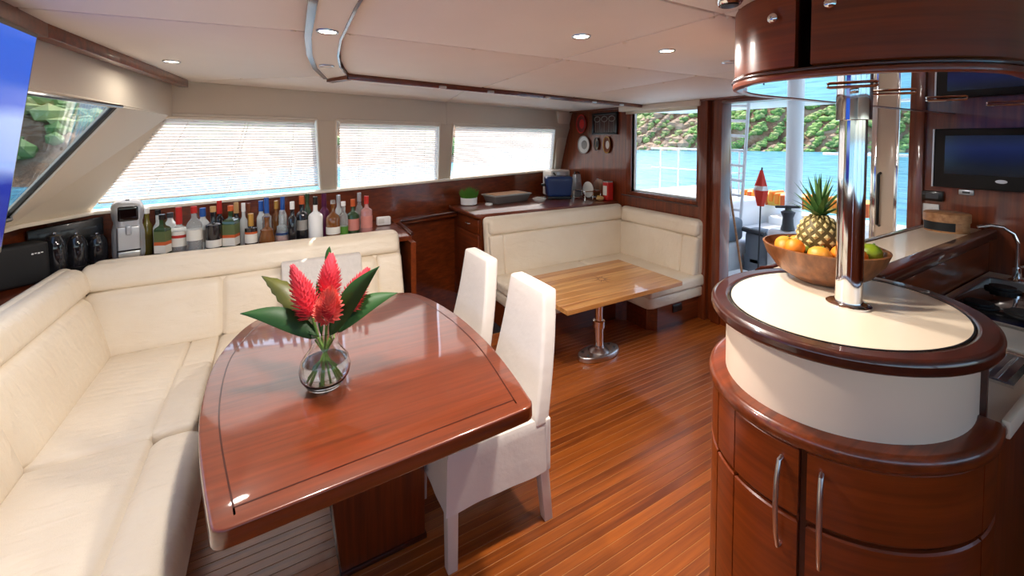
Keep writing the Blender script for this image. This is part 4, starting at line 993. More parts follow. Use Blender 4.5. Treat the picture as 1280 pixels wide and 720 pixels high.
def clump(name, acc, mat, label, cat):
    me = bpy.data.meshes.new('mesh'); me.from_pydata(acc[0], [], acc[1]); me.materials.append(MATS[mat]); o = bpy.data.objects.new(name, me); link(o); tag(o, label, cat, None, 'stuff'); return o
def clothe(co, seedv, n, v0, names, sz=(1.2, 2.8), u0=0, u1=1, keep=None, vmax=1):
    rnd = random.Random(seedv); acc = {k: ([], []) for k in names}
    for _ in range(n):
        u = u0+(u1-u0)*rnd.random(); i = int(u*(len(co)-1)); j = min(len(co[0])-2, int((v0+(vmax-v0)*rnd.random()**(1.7 if vmax == 1 else 1.2))*(len(co[0])-1)))
        if keep and rnd.random() > keep(u): continue
        p = co[i][j].lerp(co[i+1][j+1], rnd.random()).lerp(co[i+1][j], rnd.random()*.5); lump(acc[rnd.choice(list(names))], p+Vector((0, 0, .3)), rnd.uniform(*sz), rnd)
    return acc
HA = math.atan2(-1, 1.0)*0
# hill seen through the aft window and the door: its shore runs roughly across the view
h1, co1 = hill('hillside', 100, 55, 260, 70, 46, math.radians(-62), 3, 'green wooded hillside with a rocky shore across the bay')
bs = clothe(co1, 5, 9000, .02, ('shrub_green', 'shrub_dark', 'shrub_olive'), (.3, .95), .25, .8, keep=lambda u: 1.0 if u > .437 else .3, vmax=.34)
far = clothe(co1, 6, 1800, .3, ('shrub_green', 'shrub_dark', 'shrub_olive'), (1.0, 2.4))
for k in bs:
    n0 = len(bs[k][0]); bs[k][0].extend(far[k][0]); bs[k][1].extend([[i+n0 for i in f] for f in far[k][1]])
SHN = {'shrub_green': 'bright green', 'shrub_dark': 'darker green', 'shrub_olive': 'olive'}
for k, b in bs.items(): clump('hillside_shrubs', b, k, '%s shrubs covering the hillside' % SHN[k], 'shrubs')
rnd = random.Random(11); b = ([], [])
for _ in range(900):
    i = int((.2+.6*rnd.random())*(len(co1)-1)); p = co1[i][0].lerp(co1[i+1][1], rnd.random()*.6); lump(b, p+Vector((0, 0, .1)), rnd.uniform(.3, .9), rnd)
for _ in range(700):
    i = int((.27+.17*rnd.random())*(len(co1)-1)); j = rnd.randrange(0, 5); p = co1[i][j].lerp(co1[i+1][j+1], rnd.random()); lump(b, p, rnd.uniform(.5, 1.6), rnd)
clump('shore_rocks', b, 'rock', 'pale boulders along the far shoreline', 'rocks')
h2, co2 = hill('hillside_forward', -16, 34, 80, 50, 26, math.radians(22), 8, 'hazy hillside ahead of the windshield')
bs = clothe(co2, 9, 1500, .1, ('shrub_olive', 'shrub_dark'), (.4, 1.1))
for k, b in bs.items(): clump('forward_shrubs', b, k, '%s shrubs on the hillside ahead of the windshield' % SHN[k], 'shrubs')
obj('foredeck', B(-5.5, -1.66, -2.0, 3.1, .2, .95, bev=.1, seg=3), 'gelcoat', label='white foredeck ahead of the windshield', cat='deck')

# ================================================================== BOTTLES BEHIND THE SOFA
TAKEN = []          # (x, y, radius) of what already stands on the ledge
def free_spot(px, Y, r):
    k = ony(px, 250, 1.0).x
    while True:
        for dy in sorted([i*.006 for i in range(-32, 40)], key=abs):
            y = Y+dy; x = k*y; wall = 3.6+.2427*(x+1.0)
            if y-r < 3.40 or y+r > wall-.008: continue
            if all((x-a)**2+(y-b)**2 > (r+c+.002)**2 for a, b, c in TAKEN): return x, y, r
        r *= .94
def bottle(px, topy, wpx, Y, glass, cap, label, shape='round', bands=(), capf=.12, neck=.32, sh=.58, tall=1.0, kindname='bottle'):
    p = ony(px, topy, Y); x = p.x; d = (x*_F.x+Y*_F.y); r = wpx/FPX*d/2*.92; z0 = SH-.0005; kk = 1.12 if shape == 'square' else 1.06 if shape == 'flask' else 1.015
    x, Y, r_ = free_spot(px, Y, r*kk); r = r_/kk; p = ony(px, topy, Y); TAKEN.append((x, Y, r_)); H = max(.18, (p.z-z0))*tall
    t = thing(kindname, label, 'bottle', (x, Y, z0), group='bottles on the ledge behind the sofa')
    nr = min(r*.42, .014) if neck > 0 else r*.8; zn = z0+H*(1-neck); zs = z0+H*sh; zc = z0+H*(1-capf)
    seg = 4 if shape == 'square' else 20
    prof = [(r*.92, z0), (r, z0+.008)]
    if shape == 'flask': prof += [(r*1.05, z0+H*.25), (r*.8, zs)]
    elif shape == 'taper': prof = [(r*.75, z0), (r*.8, z0+.008), (r, zs)]
    else: prof += [(r, zs)]
    prof += [(r*.86, zs+(zn-zs)*.45), (nr*1.25, zn), (nr, zn+H*.04), (nr, zc+.002)]
    M = Matrix.Translation((x, Y, 0)) @ Matrix.Rotation(PI/4+math.radians(-20), 4, 'Z') if shape == 'square' else Matrix.Translation((x, Y, 0))
    k = 1.12 if shape == 'square' else 1
    bm = lathe(NB(), [(a*(k if a > nr*1.3 else 1.1), b) for a, b in prof], (0, 0, 0), seg, M=M)
    body = obj('body', bm, glass, t, smooth=35)
    obj('cap', lathe(NB(), [(nr*1.25, zc), (nr*1.3, zc+.004), (nr*1.25, z0+H), (0, z0+H+.001)], (x, Y, 0), 14), cap, t)
    for a, b, mt in bands:
        q = lathe(NB(), [(r*k*1.012, z0+H*a), (r*k*1.012, z0+H*b)], (0, 0, 0), seg, M=M)
        obj('label_print', q, mt, t, smooth=35)
    return t
TAKEN.append((ony(159, 250, 3.50).x, 3.50, .112))
bottle(183, 260, 19, 3.47, 'bglass_olive', 'white', 'olive glass bottle with pale cap beside the coffee machine', sh=.62, neck=.30, bands=())
bottle(173, 262, 14, 3.60, 'bglass_black', 'silver', 'slim dark bottle with grey cap behind the olive bottle')
bottle(202, 268, 17, 3.47, 'bglass_green', 'black', 'square dark green bottle with orange banded label and black cap', 'square', ((.12, .30, 'label_white'), (.30, .38, 'label_orange'), (.38, .62, 'label_green')), sh=.66, neck=.26)
bottle(197, 262, 12, 3.62, 'bglass_frost', 'black', 'frosted grey bottle behind the square green one')
bottle(223, 259, 19, 3.47, 'bottle_clear', 'red', 'clear bottle with long red neck and white swoosh label', bands=((.18, .36, 'label_white'), (.36, .42, 'label_red'), (.42, .5, 'label_white')), sh=.52, neck=.40, capf=.36)
bottle(212, 266, 14, 3.60, 'bglass_frost', 'dark_grey', 'small grey carafe between the green and red necked bottles', sh=.7, neck=.2)
bottle(242, 258, 18, 3.47, 'bottle_clear', 'red', 'clear bottle with rounded red cap and narrow white label', bands=((.30, .52, 'label_white'),), sh=.6, neck=.26, capf=.14)
bottle(253, 260, 16, 3.53, 'bglass_frost', 'blue_cap', 'clear bottle with blue collar and grey label', bands=((.22, .5, 'stone_grey'),), sh=.6, neck=.26, capf=.2)
bottle(266, 258, 18, 3.47, 'bglass_black', 'cork', 'black bottle with cork coloured cap and small white label', bands=((.12, .28, 'label_white'),), sh=.6, neck=.36)
bottle(274, 251, 11, 3.62, 'bglass_black', 'red', 'tall dark wine bottle with red capsule', neck=.34, capf=.28)
bottle(288, 257, 19, 3.47, 'bglass_green', 'label_orange', 'square dark green bottle with orange cap and deer coloured label', 'square', ((.10, .28, 'label_white'), (.28, .35, 'label_orange'), (.35, .58, 'label_green')), sh=.64, neck=.28)
bottle(295, 253, 11, 3.62, 'bglass_black', 'cork', 'tall dark wine bottle with tan capsule', neck=.34, capf=.25)
bottle(304, 254, 9, 3.62, 'bglass_frost', 'white', 'slim frosted bottle with white cap behind the square bottles', neck=.34, capf=.2)
bottle(313, 267, 15, 3.47, 'bglass_black', 'gold', 'dark bottle with long gold foil neck and orange topped label', bands=((.16, .42, 'label_white'), (.42, .48, 'label_orange')), sh=.58, neck=.40, capf=.36)
bottle(311, 254, 9, 3.64, 'bglass_amber', 'brown', 'amber bottle with brown cap standing behind the gold foil bottle', capf=.2)
bottle(326, 251, 11, 3.63, 'bglass_frost', 'blue_cap', 'pale bottle with blue cap in the back row', capf=.25)
bottle(333, 247, 11, 3.60, 'bottle_clear', 'blue_cap', 'taller pale bottle with long blue foil neck in the back row', capf=.34, neck=.38)
bottle(333, 271, 19, 3.47, 'bglass_amber', 'bglass_amber', 'squat amber flask bottle', 'flask', (), sh=.5, neck=.36, capf=.08)
bottle(345, 251, 10, 3.63, 'bglass_amber', 'gold', 'amber bottle with gold cap behind the squat flask', capf=.2)
bottle(352, 263, 16, 3.48, 'bottle_clear', 'silver', 'clear conical bottle with pink and blue label', 'flask', ((.10, .26, 'label_pink'), (.26, .34, 'navy')), sh=.48, neck=.42)
bottle(353, 246, 10, 3.63, 'bglass_frost', 'blue_cap', 'frosted bottle with blue collar behind the conical bottle', capf=.3)
bottle(365, 252, 11, 3.47, 'bglass_black', 'white', 'slim black wine bottle with white capsule', sh=.6, neck=.34, capf=.18)
bottle(377, 245, 14, 3.50, 'bglass_black', 'label_orange', 'black wine bottle with orange capsule and grey label', bands=((.26, .48, 'stone_grey'),), sh=.6, neck=.34, capf=.18)
bottle(384, 242, 10, 3.66, 'bglass_green', 'bglass_green', 'green wine bottle behind the white coconut rum bottle')
wb = bottle(394, 246, 18, 3.47, 'white', 'black', 'opaque white bottle with black cap and small palm emblem', sh=.56, neck=.34, capf=.18)
e = NB(); c = ORG[wb]
for a in range(6):
    th = a*PI/5; e.faces.new([e.verts.new((c.x+dx*math.cos(.28)+.0, c.y-.0345+.3*abs(dx), c.z+.125+dz)) for dx, dz in ((0, 0), (.014*math.cos(th)-.003, .014*math.sin(th)), (.014*math.cos(th)+.003, .014*math.sin(th)+.003))])
e.faces.new([e.verts.new((c.x+dx, c.y-.0345, c.z+dz)) for dx, dz in ((-.002, .105), (.002, .105), (.002, .126), (-.002, .126))])
obj('emblem', e, 'brown', wb, smooth=0)
bottle(405, 242, 12, 3.60, 'purple', 'purple', 'purple bottle with tall purple capsule', capf=.3, neck=.34)
bottle(416, 250, 18, 3.47, 'bglass_amber', 'bottle_clear', 'amber rum bottle with clear neck and small white label', bands=((.14, .32, 'label_white'),), sh=.54, neck=.34, capf=.1)
bottle(423, 244, 10, 3.62, 'bglass_frost', 'silver', 'tall frosted bottle behind the amber rum', capf=.2)
bottle(429, 252, 12, 3.49, 'bottle_clear', 'white', 'clear bottle with green base label', bands=((.06, .30, 'grass'),), sh=.58, neck=.32)
bottle(441, 249, 17, 3.47, 'bglass_green', 'label_orange', 'round dark green bottle with oval pink label and orange neck', bands=((.14, .46, 'label_pink'),), sh=.56, neck=.34, capf=.2)
bottle(449, 241, 10, 3.62, 'bottle_clear', 'silver', 'tall clear bottle with silver cap at the end of the row', capf=.22)
bottle(458, 245, 15, 3.48, 'bglass_rose', 'red', 'rose coloured bottle with red wax cap', bands=((.2, .5, 'label_pink'),), sh=.62, neck=.30, capf=.2)

# ---- coffee machine, canisters, black appliance on the forward end of the ledge
cmx = ony(159, 250, 3.50)
cm = thing('coffee_machine', 'silver capsule coffee machine with black top panel behind the sofa', 'appliance', (cmx.x, 3.50, SH))
x, y, z0, z1 = cmx.x, 3.50, SH-.0005, cmx.z; w = .078
M = Matrix.Translation((x, y, 0)) @ Matrix.Rotation(math.radians(14), 4, 'Z')
def mb(b): bmesh.ops.transform(b, matrix=M, verts=b.verts); return b
hh = z1-z0
wst = lambda q: (q.x*(1-.14*math.exp(-((q.z-(z0+hh*.63))/.035)**2)), q.y, q.z)
obj('housing', mb(rbox(NB(), -w, w, -.09, .085, z0, z1, r=.05, n=14, fn=wst)), 'silver', cm)
obj('control_panel', mb(rbox(NB(), -w+.03, w-.03, -.098, -.07, z0+hh*.68, z1-.03, r=.012, n=4)), 'black_gloss', cm)
obj('front_plate', mb(rbox(NB(), -w+.022, w-.022, -.098, -.07, z0+hh*.06, z0+hh*.60, r=.012, n=4)), 'aluminium', cm)
obj('nozzle', mb(rbox(NB(), -.014, .014, -.12, -.08, z0+hh*.46, z0+hh*.62, r=.01, n=3)), 'silver', cm)
obj('drip_tray', mb(rbox(NB(), -w+.024, w-.024, -.104, -.07, z0+.01, z0+hh*.2, r=.008, n=3)), 'steel', cm)
obj('tray_line', mb(box(NB(), -w+.024, w-.024, -.1055, -.1, z0+hh*.2, z0+hh*.225)), 'black', cm)
obj('button', mb(lathe(NB(), [(.012, z1-.002), (.01, z1+.006), (0, z1+.007)], (0, -.02, 0), 12)), 'black', cm)
for k, (px, lb) in enumerate(((68, 'dark glass domed canister beside the black speaker'), (95, 'dark glass domed canister in the middle of three'), (121, 'dark glass domed canister beside the coffee machine'))):
    q = ony(px, 292, (3.30, 3.39, 3.48)[k]); z1 = q.z; r = .049
    t = thing('glass_canister', lb, 'canister', (q.x, q.y, SH), group='dark glass canisters on the ledge')
    H = z1-SH
    obj('dome', lathe(NB(), [(r*.92, SH+.02), (r, SH+.05), (r, SH+H*.62), (r*.9, SH+H*.8), (r*.6, SH+H*.94), (r*.15, z1-.004), (0, z1-.003)], (q.x, q.y, 0), 28), 'bglass_black', t)
    obj('base', lathe(NB(), [(r*1.02, SH+.001), (r*1.02, SH+.024), (r*.9, SH+.026)], (q.x, q.y, 0), 28), 'black', t)
    obj('knob', lathe(NB(), [(.004, z1-.006), (.009, z1), (.007, z1+.006), (0, z1+.008)], (q.x, q.y, 0), 12), 'chrome', t)
q0, q1 = ony(34, 300, 3.42), ony(135, 281, 3.56)
d_ = (Vector((q1.x, 3.56, 0))-Vector((q0.x, 3.42, 0))).normalized(); n_ = Vector((-d_.y, d_.x, 0))
a, b_ = Vector((q0.x, 3.42, 0)), Vector((q1.x-.02, 3.56, 0))
sb = thing('sound_bar', 'long black bar lying behind the glass canisters', 'speaker', (a+b_)*.5+Vector((0, 0, SH)))
obj('body', slab(NB(), [a+Vector((0, 0, SH+.001)), b_+Vector((0, 0, SH+.001)), b_+Vector((0, 0, 1.165)), a+Vector((0, 0, 1.13))], n_, .03, .008), 'black', sb)
for t_ in (.2, .5, .8):
    c = a.lerp(b_, t_); obj('button_row', slab(NB(), [c+d_*-.03+Vector((0, 0, 1.10))-n_*.002, c+d_*.03+Vector((0, 0, 1.105))-n_*.002, c+d_*.03+Vector((0, 0, 1.115))-n_*.002, c+d_*-.03+Vector((0, 0, 1.11))-n_*.002], n_, .003), 'dark_grey', sb)
q = ony(28, 306, 2.95)
bxx = thing('speaker_box', 'matte black box speaker with a small white mark under the television', 'speaker', (-1.17, 3.165, SH))
Ms = Matrix.Translation((-1.17, 3.165, 0)) @ Matrix.Rotation(math.radians(40), 4, 'Z')
b = rbox(NB(), -.11, .11, -.06, .06, SH+.001, 1.105, r=.018, n=3, fn=lambda q: (q.x*(1-.25*(q.z-SH)), q.y*(1-.2*(q.z-SH)), q.z)); bmesh.ops.transform(b, matrix=Ms, verts=b.verts)
obj('housing', b, 'black_matte', bxx)
b = NB()
for k in range(4): box(b, .035+.012*k, .043+.012*k, -.0605, -.054, 1.045+.003*(k % 2), 1.053)
bmesh.ops.transform(b, matrix=Ms, verts=b.verts); obj('mark', b, 'white', bxx)
so2 = thing('socket_box', 'white socket box on the ledge past the last bottle', 'socket', (.86, 3.80, SH))
obj('housing', B(.80, .92, 3.78, 3.83, SH+.001, SH+.075, bev=.008), 'white', so2)
obj('face', B(.81, .86, 3.776, 3.782, SH+.02, SH+.06, bev=.002), 'porcelain', so2)

# ================================================================== VASE AND GINGER FLOWERS
VX, VY, VZ = .155, 1.64, .7525
va = thing('glass_vase', 'round clear glass vase of water on the dining table', 'vase', (VX, VY, VZ))
def glassmat(name, col, ior):
    m, t, b = newmat(name); b.inputs['Base Color'].default_value = col; b.inputs['Roughness'].default_value = .0; b.inputs['Transmission Weight'].default_value = 1; b.inputs['IOR'].default_value = ior
glassmat('vase_glass', (.98, .99, .985, 1), 1.35); glassmat('water', (.97, .99, .97, 1), 1.2)
outp = [(.045, 0), (.062, .006), (.083, .04), (.088, .068), (.08, .10), (.056, .133), (.046, .15), (.045, .185), (.052, .205)]
innp = [(.049, .205), (.042, .185), (.043, .15), (.053, .132), (.077, .10), (.085, .068), (.08, .04), (.058, .012), (0, .010)]
obj('glass', lathe(NB(), [(a, b+VZ) for a, b in [(0, 0)]+outp+innp], (VX, VY, 0), 40), 'vase_glass', va, smooth=60)
obj('water', lathe(NB(), [(a*.975, b+VZ) for a, b in [(0, .012), (.056, .014), (.078, .04), (.083, .068), (.078, .095), (0, .095)]], (VX, VY, 0), 36), 'water', va, smooth=60)
Rr = _R.copy(); Ff = Vector((math.sin(YAW), math.cos(YAW), 0))
def flower(px, py, off, L, label, tipmat='ginger', lean=0):
    """red ginger cone whose middle shows at the given pixel, off metres in front of (-) or behind the vase"""
    dep = (Vector((VX, VY, 0)).dot(Ff))+off; rr = ray(px, py); c = _C+rr*(dep/rr.dot(Ff))
    h_ = Vector((c.x-VX, c.y-VY, 0)); h_ = h_.normalized(); base = Vector((VX, VY, VZ+.02))-h_*.045; neck_ = Vector((VX, VY, VZ+.17))+h_*.02; ax = (c-Vector((VX, VY, VZ+.14))).normalized()
    t = thing('ginger_flower', label, 'flower', base, group='red ginger flowers in the vase')
    obj('stem', T([base, neck_, neck_.lerp(c, .25)+Vector((0, 0, .01)), c-ax*L*.45], .005, 8), 'stem', t)
    b = NB(); rnd = random.Random(int(px)); up = ax.orthogonal().normalized(); sd_ = ax.cross(up)
    prof = []
    n = 190
    for i in range(n):
        s = i/n; a = i*2.39996; zz = (s-.5)*L
        rad = .052*math.sin(PI*min(1, .12+s*.86))**.75*(1.1-.45*s)
        o = up*math.cos(a)+sd_*math.sin(a); p0 = c+ax*zz+o*rad*.55
        dirv = (o*(1.0-.75*s)+ax*(.35+s*.9)).normalized(); ll = .034*(1-.35*s)*rnd.uniform(.85, 1.15); wv = ax.cross(o).normalized()*.0095*(1-.4*s)
        v = [b.verts.new(q) for q in (p0-wv, p0+o*.004, p0+wv, p0+dirv*ll*.6+wv*.8+ax*.003, p0+dirv*ll, p0+dirv*ll*.6-wv*.8+ax*.003)]
        b.faces.new((v[0], v[1], v[4], v[5])); b.faces.new((v[1], v[2], v[3], v[4]))
    obj('bloom', b, tipmat, t, smooth=0)
    b = NB(); lathe(b, [(0, -L*.48), (.015, -L*.44), (.024, -L*.2), (.022, L*.1), (.01, L*.4), (0, L*.5)], seg=12, M=Matrix.Translation(c) @ ax.to_track_quat('Z', 'Y').to_matrix().to_4x4())
    obj('core', b, 'ginger', t)
flower(379, 367, -.01, .19, 'slim red ginger flower with ragged bracts leaning over the green leaves')
flower(412, 347, .085, .15, 'red ginger flower standing behind the others before the pillow')
flower(411, 381, -.085, .13, 'coral pink rounded ginger flower in front of the bunch', 'ginger_tip')
flower(445, 363, .075, .15, 'red ginger flower half hidden by a broad leaf')
def leaf(p0, p1, w, label, mat='leaf', sag=.03, jag=0, twist=0):
    p0, p1 = Vector(p0), Vector(p1); t = thing('ginger_leaf', label, 'leaf', p0, group='leaves in the vase')
    b = NB(); n = 14; d = (p1-p0); sidev = d.cross(Vector((0, 0, 1))).normalized(); view = (_C-p0.lerp(p1, .5)).normalized()
    sidev = (sidev*(1-twist)+d.cross(view).normalized()*twist).normalized()
    nn = sidev.cross(d).normalized(); L, Mv, Rv = [], [], []
    for i in range(n+1):
        s = i/n; c = p0+d*s+Vector((0, 0, sag*math.sin(PI*s)))
        ww = w*math.sin(PI*min(1, .04+s*.96)**.8)*(1+jag*(i % 2)) if 0 < i < n else .001
        Mv.append(b.verts.new(c)); L.append(b.verts.new(c+sidev*ww+nn*ww*.22)); Rv.append(b.verts.new(c-sidev*ww+nn*ww*.22))
    for i in range(n): b.faces.new((L[i], Mv[i], Mv[i+1], L[i+1])); b.faces.new((Mv[i], Rv[i], Rv[i+1], Mv[i+1]))
    o = obj('blade', b, mat, t, smooth=80); md = o.modifiers.new('thickness', 'SOLIDIFY'); md.thickness = .0012
    h_ = Vector((p1.x-VX, p1.y-VY, 0)).normalized()
    obj('stalk', T([Vector((VX, VY, VZ+.03))-h_*.05, Vector((VX, VY, VZ+.17))+h_*.032, p0], .0035, 6), 'stem', t)
def pix(px, py, off):
    rr = ray(px, py); dep = (Vector((VX, VY, 0)).dot(Ff))+off; return _C+rr*(dep/rr.dot(Ff))
leaf(pix(398, 422, -.01), pix(300, 392, -.06), .036, 'dark green leaf reaching out flat over the table towards the sofa corner', twist=.8)
leaf(pix(392, 412, .03), pix(327, 345, .09), .034, 'bronze green notched leaf rising towards the sofa back', 'leaf_bronze', twist=.8, jag=.18)
leaf(pix(412, 420, -.03), pix(474, 333, -.05), .034, 'broad green leaf rising towards the chairs', twist=.9)
leaf(pix(418, 416, .03), pix(497, 366, .12), .036, 'broad green leaf low over the table towards the stairwell', twist=.7)
leaf(pix(409, 350, .16), pix(412, 308, .17), .012, 'narrow upright green leaf tip above the flowers', twist=.9)
leaf(pix(402, 420, .01), pix(396, 352, .05), .012, 'narrow green leaf between two ginger flowers', twist=.9)

# ================================================================== FRUIT BOWL
BX, BY, BZ = 1.682, .714, 1.149
bw = thing('fruit_bowl', 'wide turned wooden bowl of fruit on the oval bar', 'bowl', (BX, BY, BZ))
obj('bowl', lathe(NB(), [(0, BZ), (.065, BZ), (.08, BZ+.006), (.136, BZ+.042), (.17, BZ+.09), (.183, BZ+.128), (.176, BZ+.13), (.168, BZ+.108), (.15, BZ+.092), (.10, BZ+.084), (0, BZ+.082)], (BX, BY, 0), 48), 'bowl_wood', bw)
BD = Vector((BX, BY, 0)).dot(Ff)
rr = ray(1024, 268); PTOP = (_C+rr*(BD/rr.dot(Ff))).z
PC = Vector(((_C+rr*(BD/rr.dot(Ff))).x, (_C+rr*(BD/rr.dot(Ff))).y, (PTOP+BZ+.082)/2)); PHt, PR = (PTOP-BZ-.082)/2, .064
FRUIT = [('orange', 977, 307, .034, 'citrus', 'orange at the bowl rim on the door side', -.03, (1, 1, 1)),
    ('orange', 989, 316, .029, 'citrus', 'small tangerine tucked under the rim beside the pineapple', -.09, (1, 1, 1)),
    ('orange', 992, 302, .032, 'citrus_pale', 'yellowish orange behind the small tangerine', .03, (1, 1, 1)),
    ('lime', 999, 311, .026, 'lime_dark', 'dark green lime between the tangerine and the pineapple', -.06, (1, 1, 1)),
    ('orange', 1012, 319, .033, 'citrus_pale', 'mottled orange in front of the pineapple', -.115, (1.06, 1.06, .88)),
    ('orange', 1037, 318, .038, 'citrus', 'large bright orange half behind the chrome pole', -.10, (1, 1, 1)),
    ('orange', 996, 295, .029, 'citrus_pale', 'orange at the back of the bowl near the door', .10, (1, 1, 1)),
    ('orange', 1077, 303, .034, 'citrus', 'orange at the bowl rim past the pole', .05, (1, 1, 1)),
    ('lime', 1082, 317, .034, 'lime', 'yellow green lime at the bowl rim past the pole', -.06, (1, 1, 1)),
    ('orange', 1090, 311, .030, 'citrus_pale', 'orange behind the yellow green lime', .0, (1, 1, 1)),
    ('orange', 1066, 322, .029, 'citrus', 'orange beneath the yellow green lime', -.09, (1, 1, 1))]
def inner(z):       # inside radius of the bowl at height z
    pr = [(.15, .092), (.168, .108), (.176, .13)]; h = z-BZ
    if h >= .13: return .176
    for (r0, h0), (r1, h1) in zip(pr, pr[1:]):
        if h <= h1: return r0+(r1-r0)*max(0, (h-h0)/(h1-h0))
    return .176
FC = []
for f_ in FRUIT:
    rr = ray(f_[1], f_[2]); FC.append(_C+rr*((BD+f_[6])/rr.dot(Ff)))
for it in range(400):       # settle: push fruit apart, off the pineapple and inside the bowl
    for i in range(len(FC)):
        ri = FRUIT[i][3]*max(FRUIT[i][7])
        for j in range(i):
            rj = FRUIT[j][3]*max(FRUIT[j][7]); d = FC[i]-FC[j]; g = ri+rj-d.length
            if g > 0: d = d.normalized()*g*.5; FC[i] = FC[i]+d; FC[j] = FC[j]-d
        p = FC[i]; u = max(-.95, min(.95, (p.z-PC.z)/(PHt+ri))); need = (PR+.007+ri)*math.sqrt(1-u*u); h = Vector((p.x-PC.x, p.y-PC.y, 0))
        if h.length < need: p = p+h.normalized()*(need-h.length)
        for q in range(7):       # stay off the bowl wall
            zz = p.z-ri+ri*q/6; w = math.sqrt(max(0, ri*ri-(p.z-zz)**2)); h = Vector((p.x-BX, p.y-BY, 0)); ov_ = h.length+w-inner(zz)
            if ov_ > 0 and zz < BZ+.13: p = p-h.normalized()*ov_*.4+Vector((0, 0, ov_*.35))
        FC[i] = p
        if it < 380: FC[i] = FC[i]-Vector((0, 0, .0004))
        fl_ = BZ+.0835+FRUIT[i][3]*FRUIT[i][7][2]
        if FC[i].z < fl_: FC[i] = Vector((FC[i].x, FC[i].y, fl_))
for f_, c in zip(FRUIT, FC):
    name, r, s_ = f_[0], f_[3], f_[7]
    t = thing(name, f_[5], 'fruit', c-Vector((0, 0, r*s_[2])), group='citrus fruit in the wooden bowl')
    obj('flesh', ball(NB(), c, r, *s_), f_[4], t, smooth=80)
    obj('stem_scar', lathe(NB(), [(r*.12, 0), (r*.1, .003), (0, .004)], c+Vector((r*.25, -r*.2, r*s_[2]*.93)), 8), 'stem', t)
# pineapple
c = PC
pi_ = thing('pineapple', 'ripe pineapple with green crown standing in the fruit bowl', 'pineapple', (c.x, c.y, c.z-PHt))
obj('body', ball(NB(), c, PR, sz=PHt/PR, seg=24), 'pine_skin', pi_, smooth=80)
eb = NB()
for row in range(10):
    for k in range(12):
        ph = -1.2+row*.265; a = 2*PI*(k+.5*(row % 2))/12; rr_ = math.cos(ph)
        pos = Vector((PR*rr_*math.cos(a), PR*rr_*math.sin(a), PHt*math.sin(ph))); nn = Vector((pos.x/PR**2, pos.y/PR**2, pos.z/PHt**2)).normalized()
        u = Vector((-math.sin(a), math.cos(a), 0)); v = nn.cross(u); s1_, s2_ = .0125*max(.35, rr_), .0125
        tip = eb.verts.new(c+pos+nn*.006); q = [eb.verts.new(c+pos+nn*.0005+w_) for w_ in (u*s1_*.86, v*s2_*.86, -u*s1_*.86, -v*s2_*.86)]
        for i in range(4): eb.faces.new((tip, q[i], q[(i+1) % 4]))
obj('eyes', eb, 'pine_eye', pi_, smooth=0, kind='stuff')
rnd = random.Random(4)
for i in range(34):
    s = i/34; a = i*2.4; el_ = math.radians(20+68*s); L = .075+.045*math.sin(s*2.2)+.02*s; w = .011*(1-.3*s)
    o = Vector((math.cos(a), math.sin(a), 0)); d = o*math.cos(el_)+Vector((0, 0, 1))*math.sin(el_); p0 = c+Vector((0, 0, PHt*.93+.02*s))+o*.014*(1-s)
    sv = Vector((-o.y, o.x, 0)); b = NB(); prev = None
    for k in range(5):
        f = k/4; p = p0+d*L*f+o*(.02*f*f*(1-s)) - Vector((0, 0, .012*f*f*(1-s))); ww = w*(1-f**1.5)+.0004
        r3 = [b.verts.new(p-sv*ww), b.verts.new(p-o*.003*(1-f)), b.verts.new(p+sv*ww)]
        if prev: b.faces.new((prev[0], prev[1], r3[1], r3[0])); b.faces.new((prev[1], prev[2], r3[2], r3[1]))
        prev = r3
    obj('crown_leaf', b, 'pine_leaf', pi_, smooth=70)

# ================================================================== THINGS ON THE SIDEBOARD COUNTER AND BULKHEAD
CZ = .951
def at(px, py): return atz(px, py, CZ)
g = (1.83, 4.10)
pp = thing('potted_grass', 'small white pot of bright green grass on the counter corner', 'plant', (g[0], g[1], CZ))
obj('pot', lathe(NB(), [(.07, CZ), (.088, CZ+.01), (.09, CZ+.08), (.082, CZ+.08), (.08, CZ+.06), (0, CZ+.06)], (g[0], g[1], 0), 24), 'white', pp)
b = NB(); rnd = random.Random(2)
for i in range(420):
    a, r = rnd.uniform(0, 6.28), .075*math.sqrt(rnd.random()); bx_, by_ = g[0]+r*math.cos(a), g[1]+r*math.sin(a); h = rnd.uniform(.10, .17)*(1-.35*(r/.075)); le = r*.9
    w = .004; v = [b.verts.new(q) for q in ((bx_-w, by_, CZ+.06), (bx_+w, by_, CZ+.06), (bx_+le*math.cos(a)*.6, by_+le*math.sin(a)*.6, CZ+.06+h))]; b.faces.new(v)
obj('grass_blades', b, 'grass', pp, smooth=0, kind='stuff')
tr = thing('serving_tray', 'grey rectangular tray with wooden lid on the counter', 'tray', (2.30, 4.08, CZ))
Mt = Matrix.Translation((2.30, 4.10, CZ)) @ Matrix.Rotation(math.radians(8), 4, 'Z')
def tf(b, M): bmesh.ops.transform(b, matrix=M, verts=b.verts); return b
obj('tray', tf(hexa(NB(), [(-.22, -.10, 0), (.22, -.10, 0), (.22, .10, 0), (-.22, .10, 0), (-.25, -.13, .09), (.25, -.13, .09), (.25, .13, .09), (-.25, .13, .09)], .006), Mt), 'grey_tray', tr)
obj('lid', tf(box(NB(), -.225, .225, -.105, .105, .088, .10, bev=.004), Mt), 'box_wood', tr)
obj('rim', tf(ring(NB(), [(-.255, -.135), (.255, -.135), (.255, .135), (-.255, .135)], [(-.235, -.115), (.235, -.115), (.235, .115), (-.235, .115)], .082, .096), Mt), 'stone_grey', tr)
obj('coaster', lathe(NB(), [(.04, CZ), (.04, CZ+.015), (0, CZ+.016)], (2.02, 4.0, 0), 20), 'white', label='small white round dish beside the tray', cat='dish')
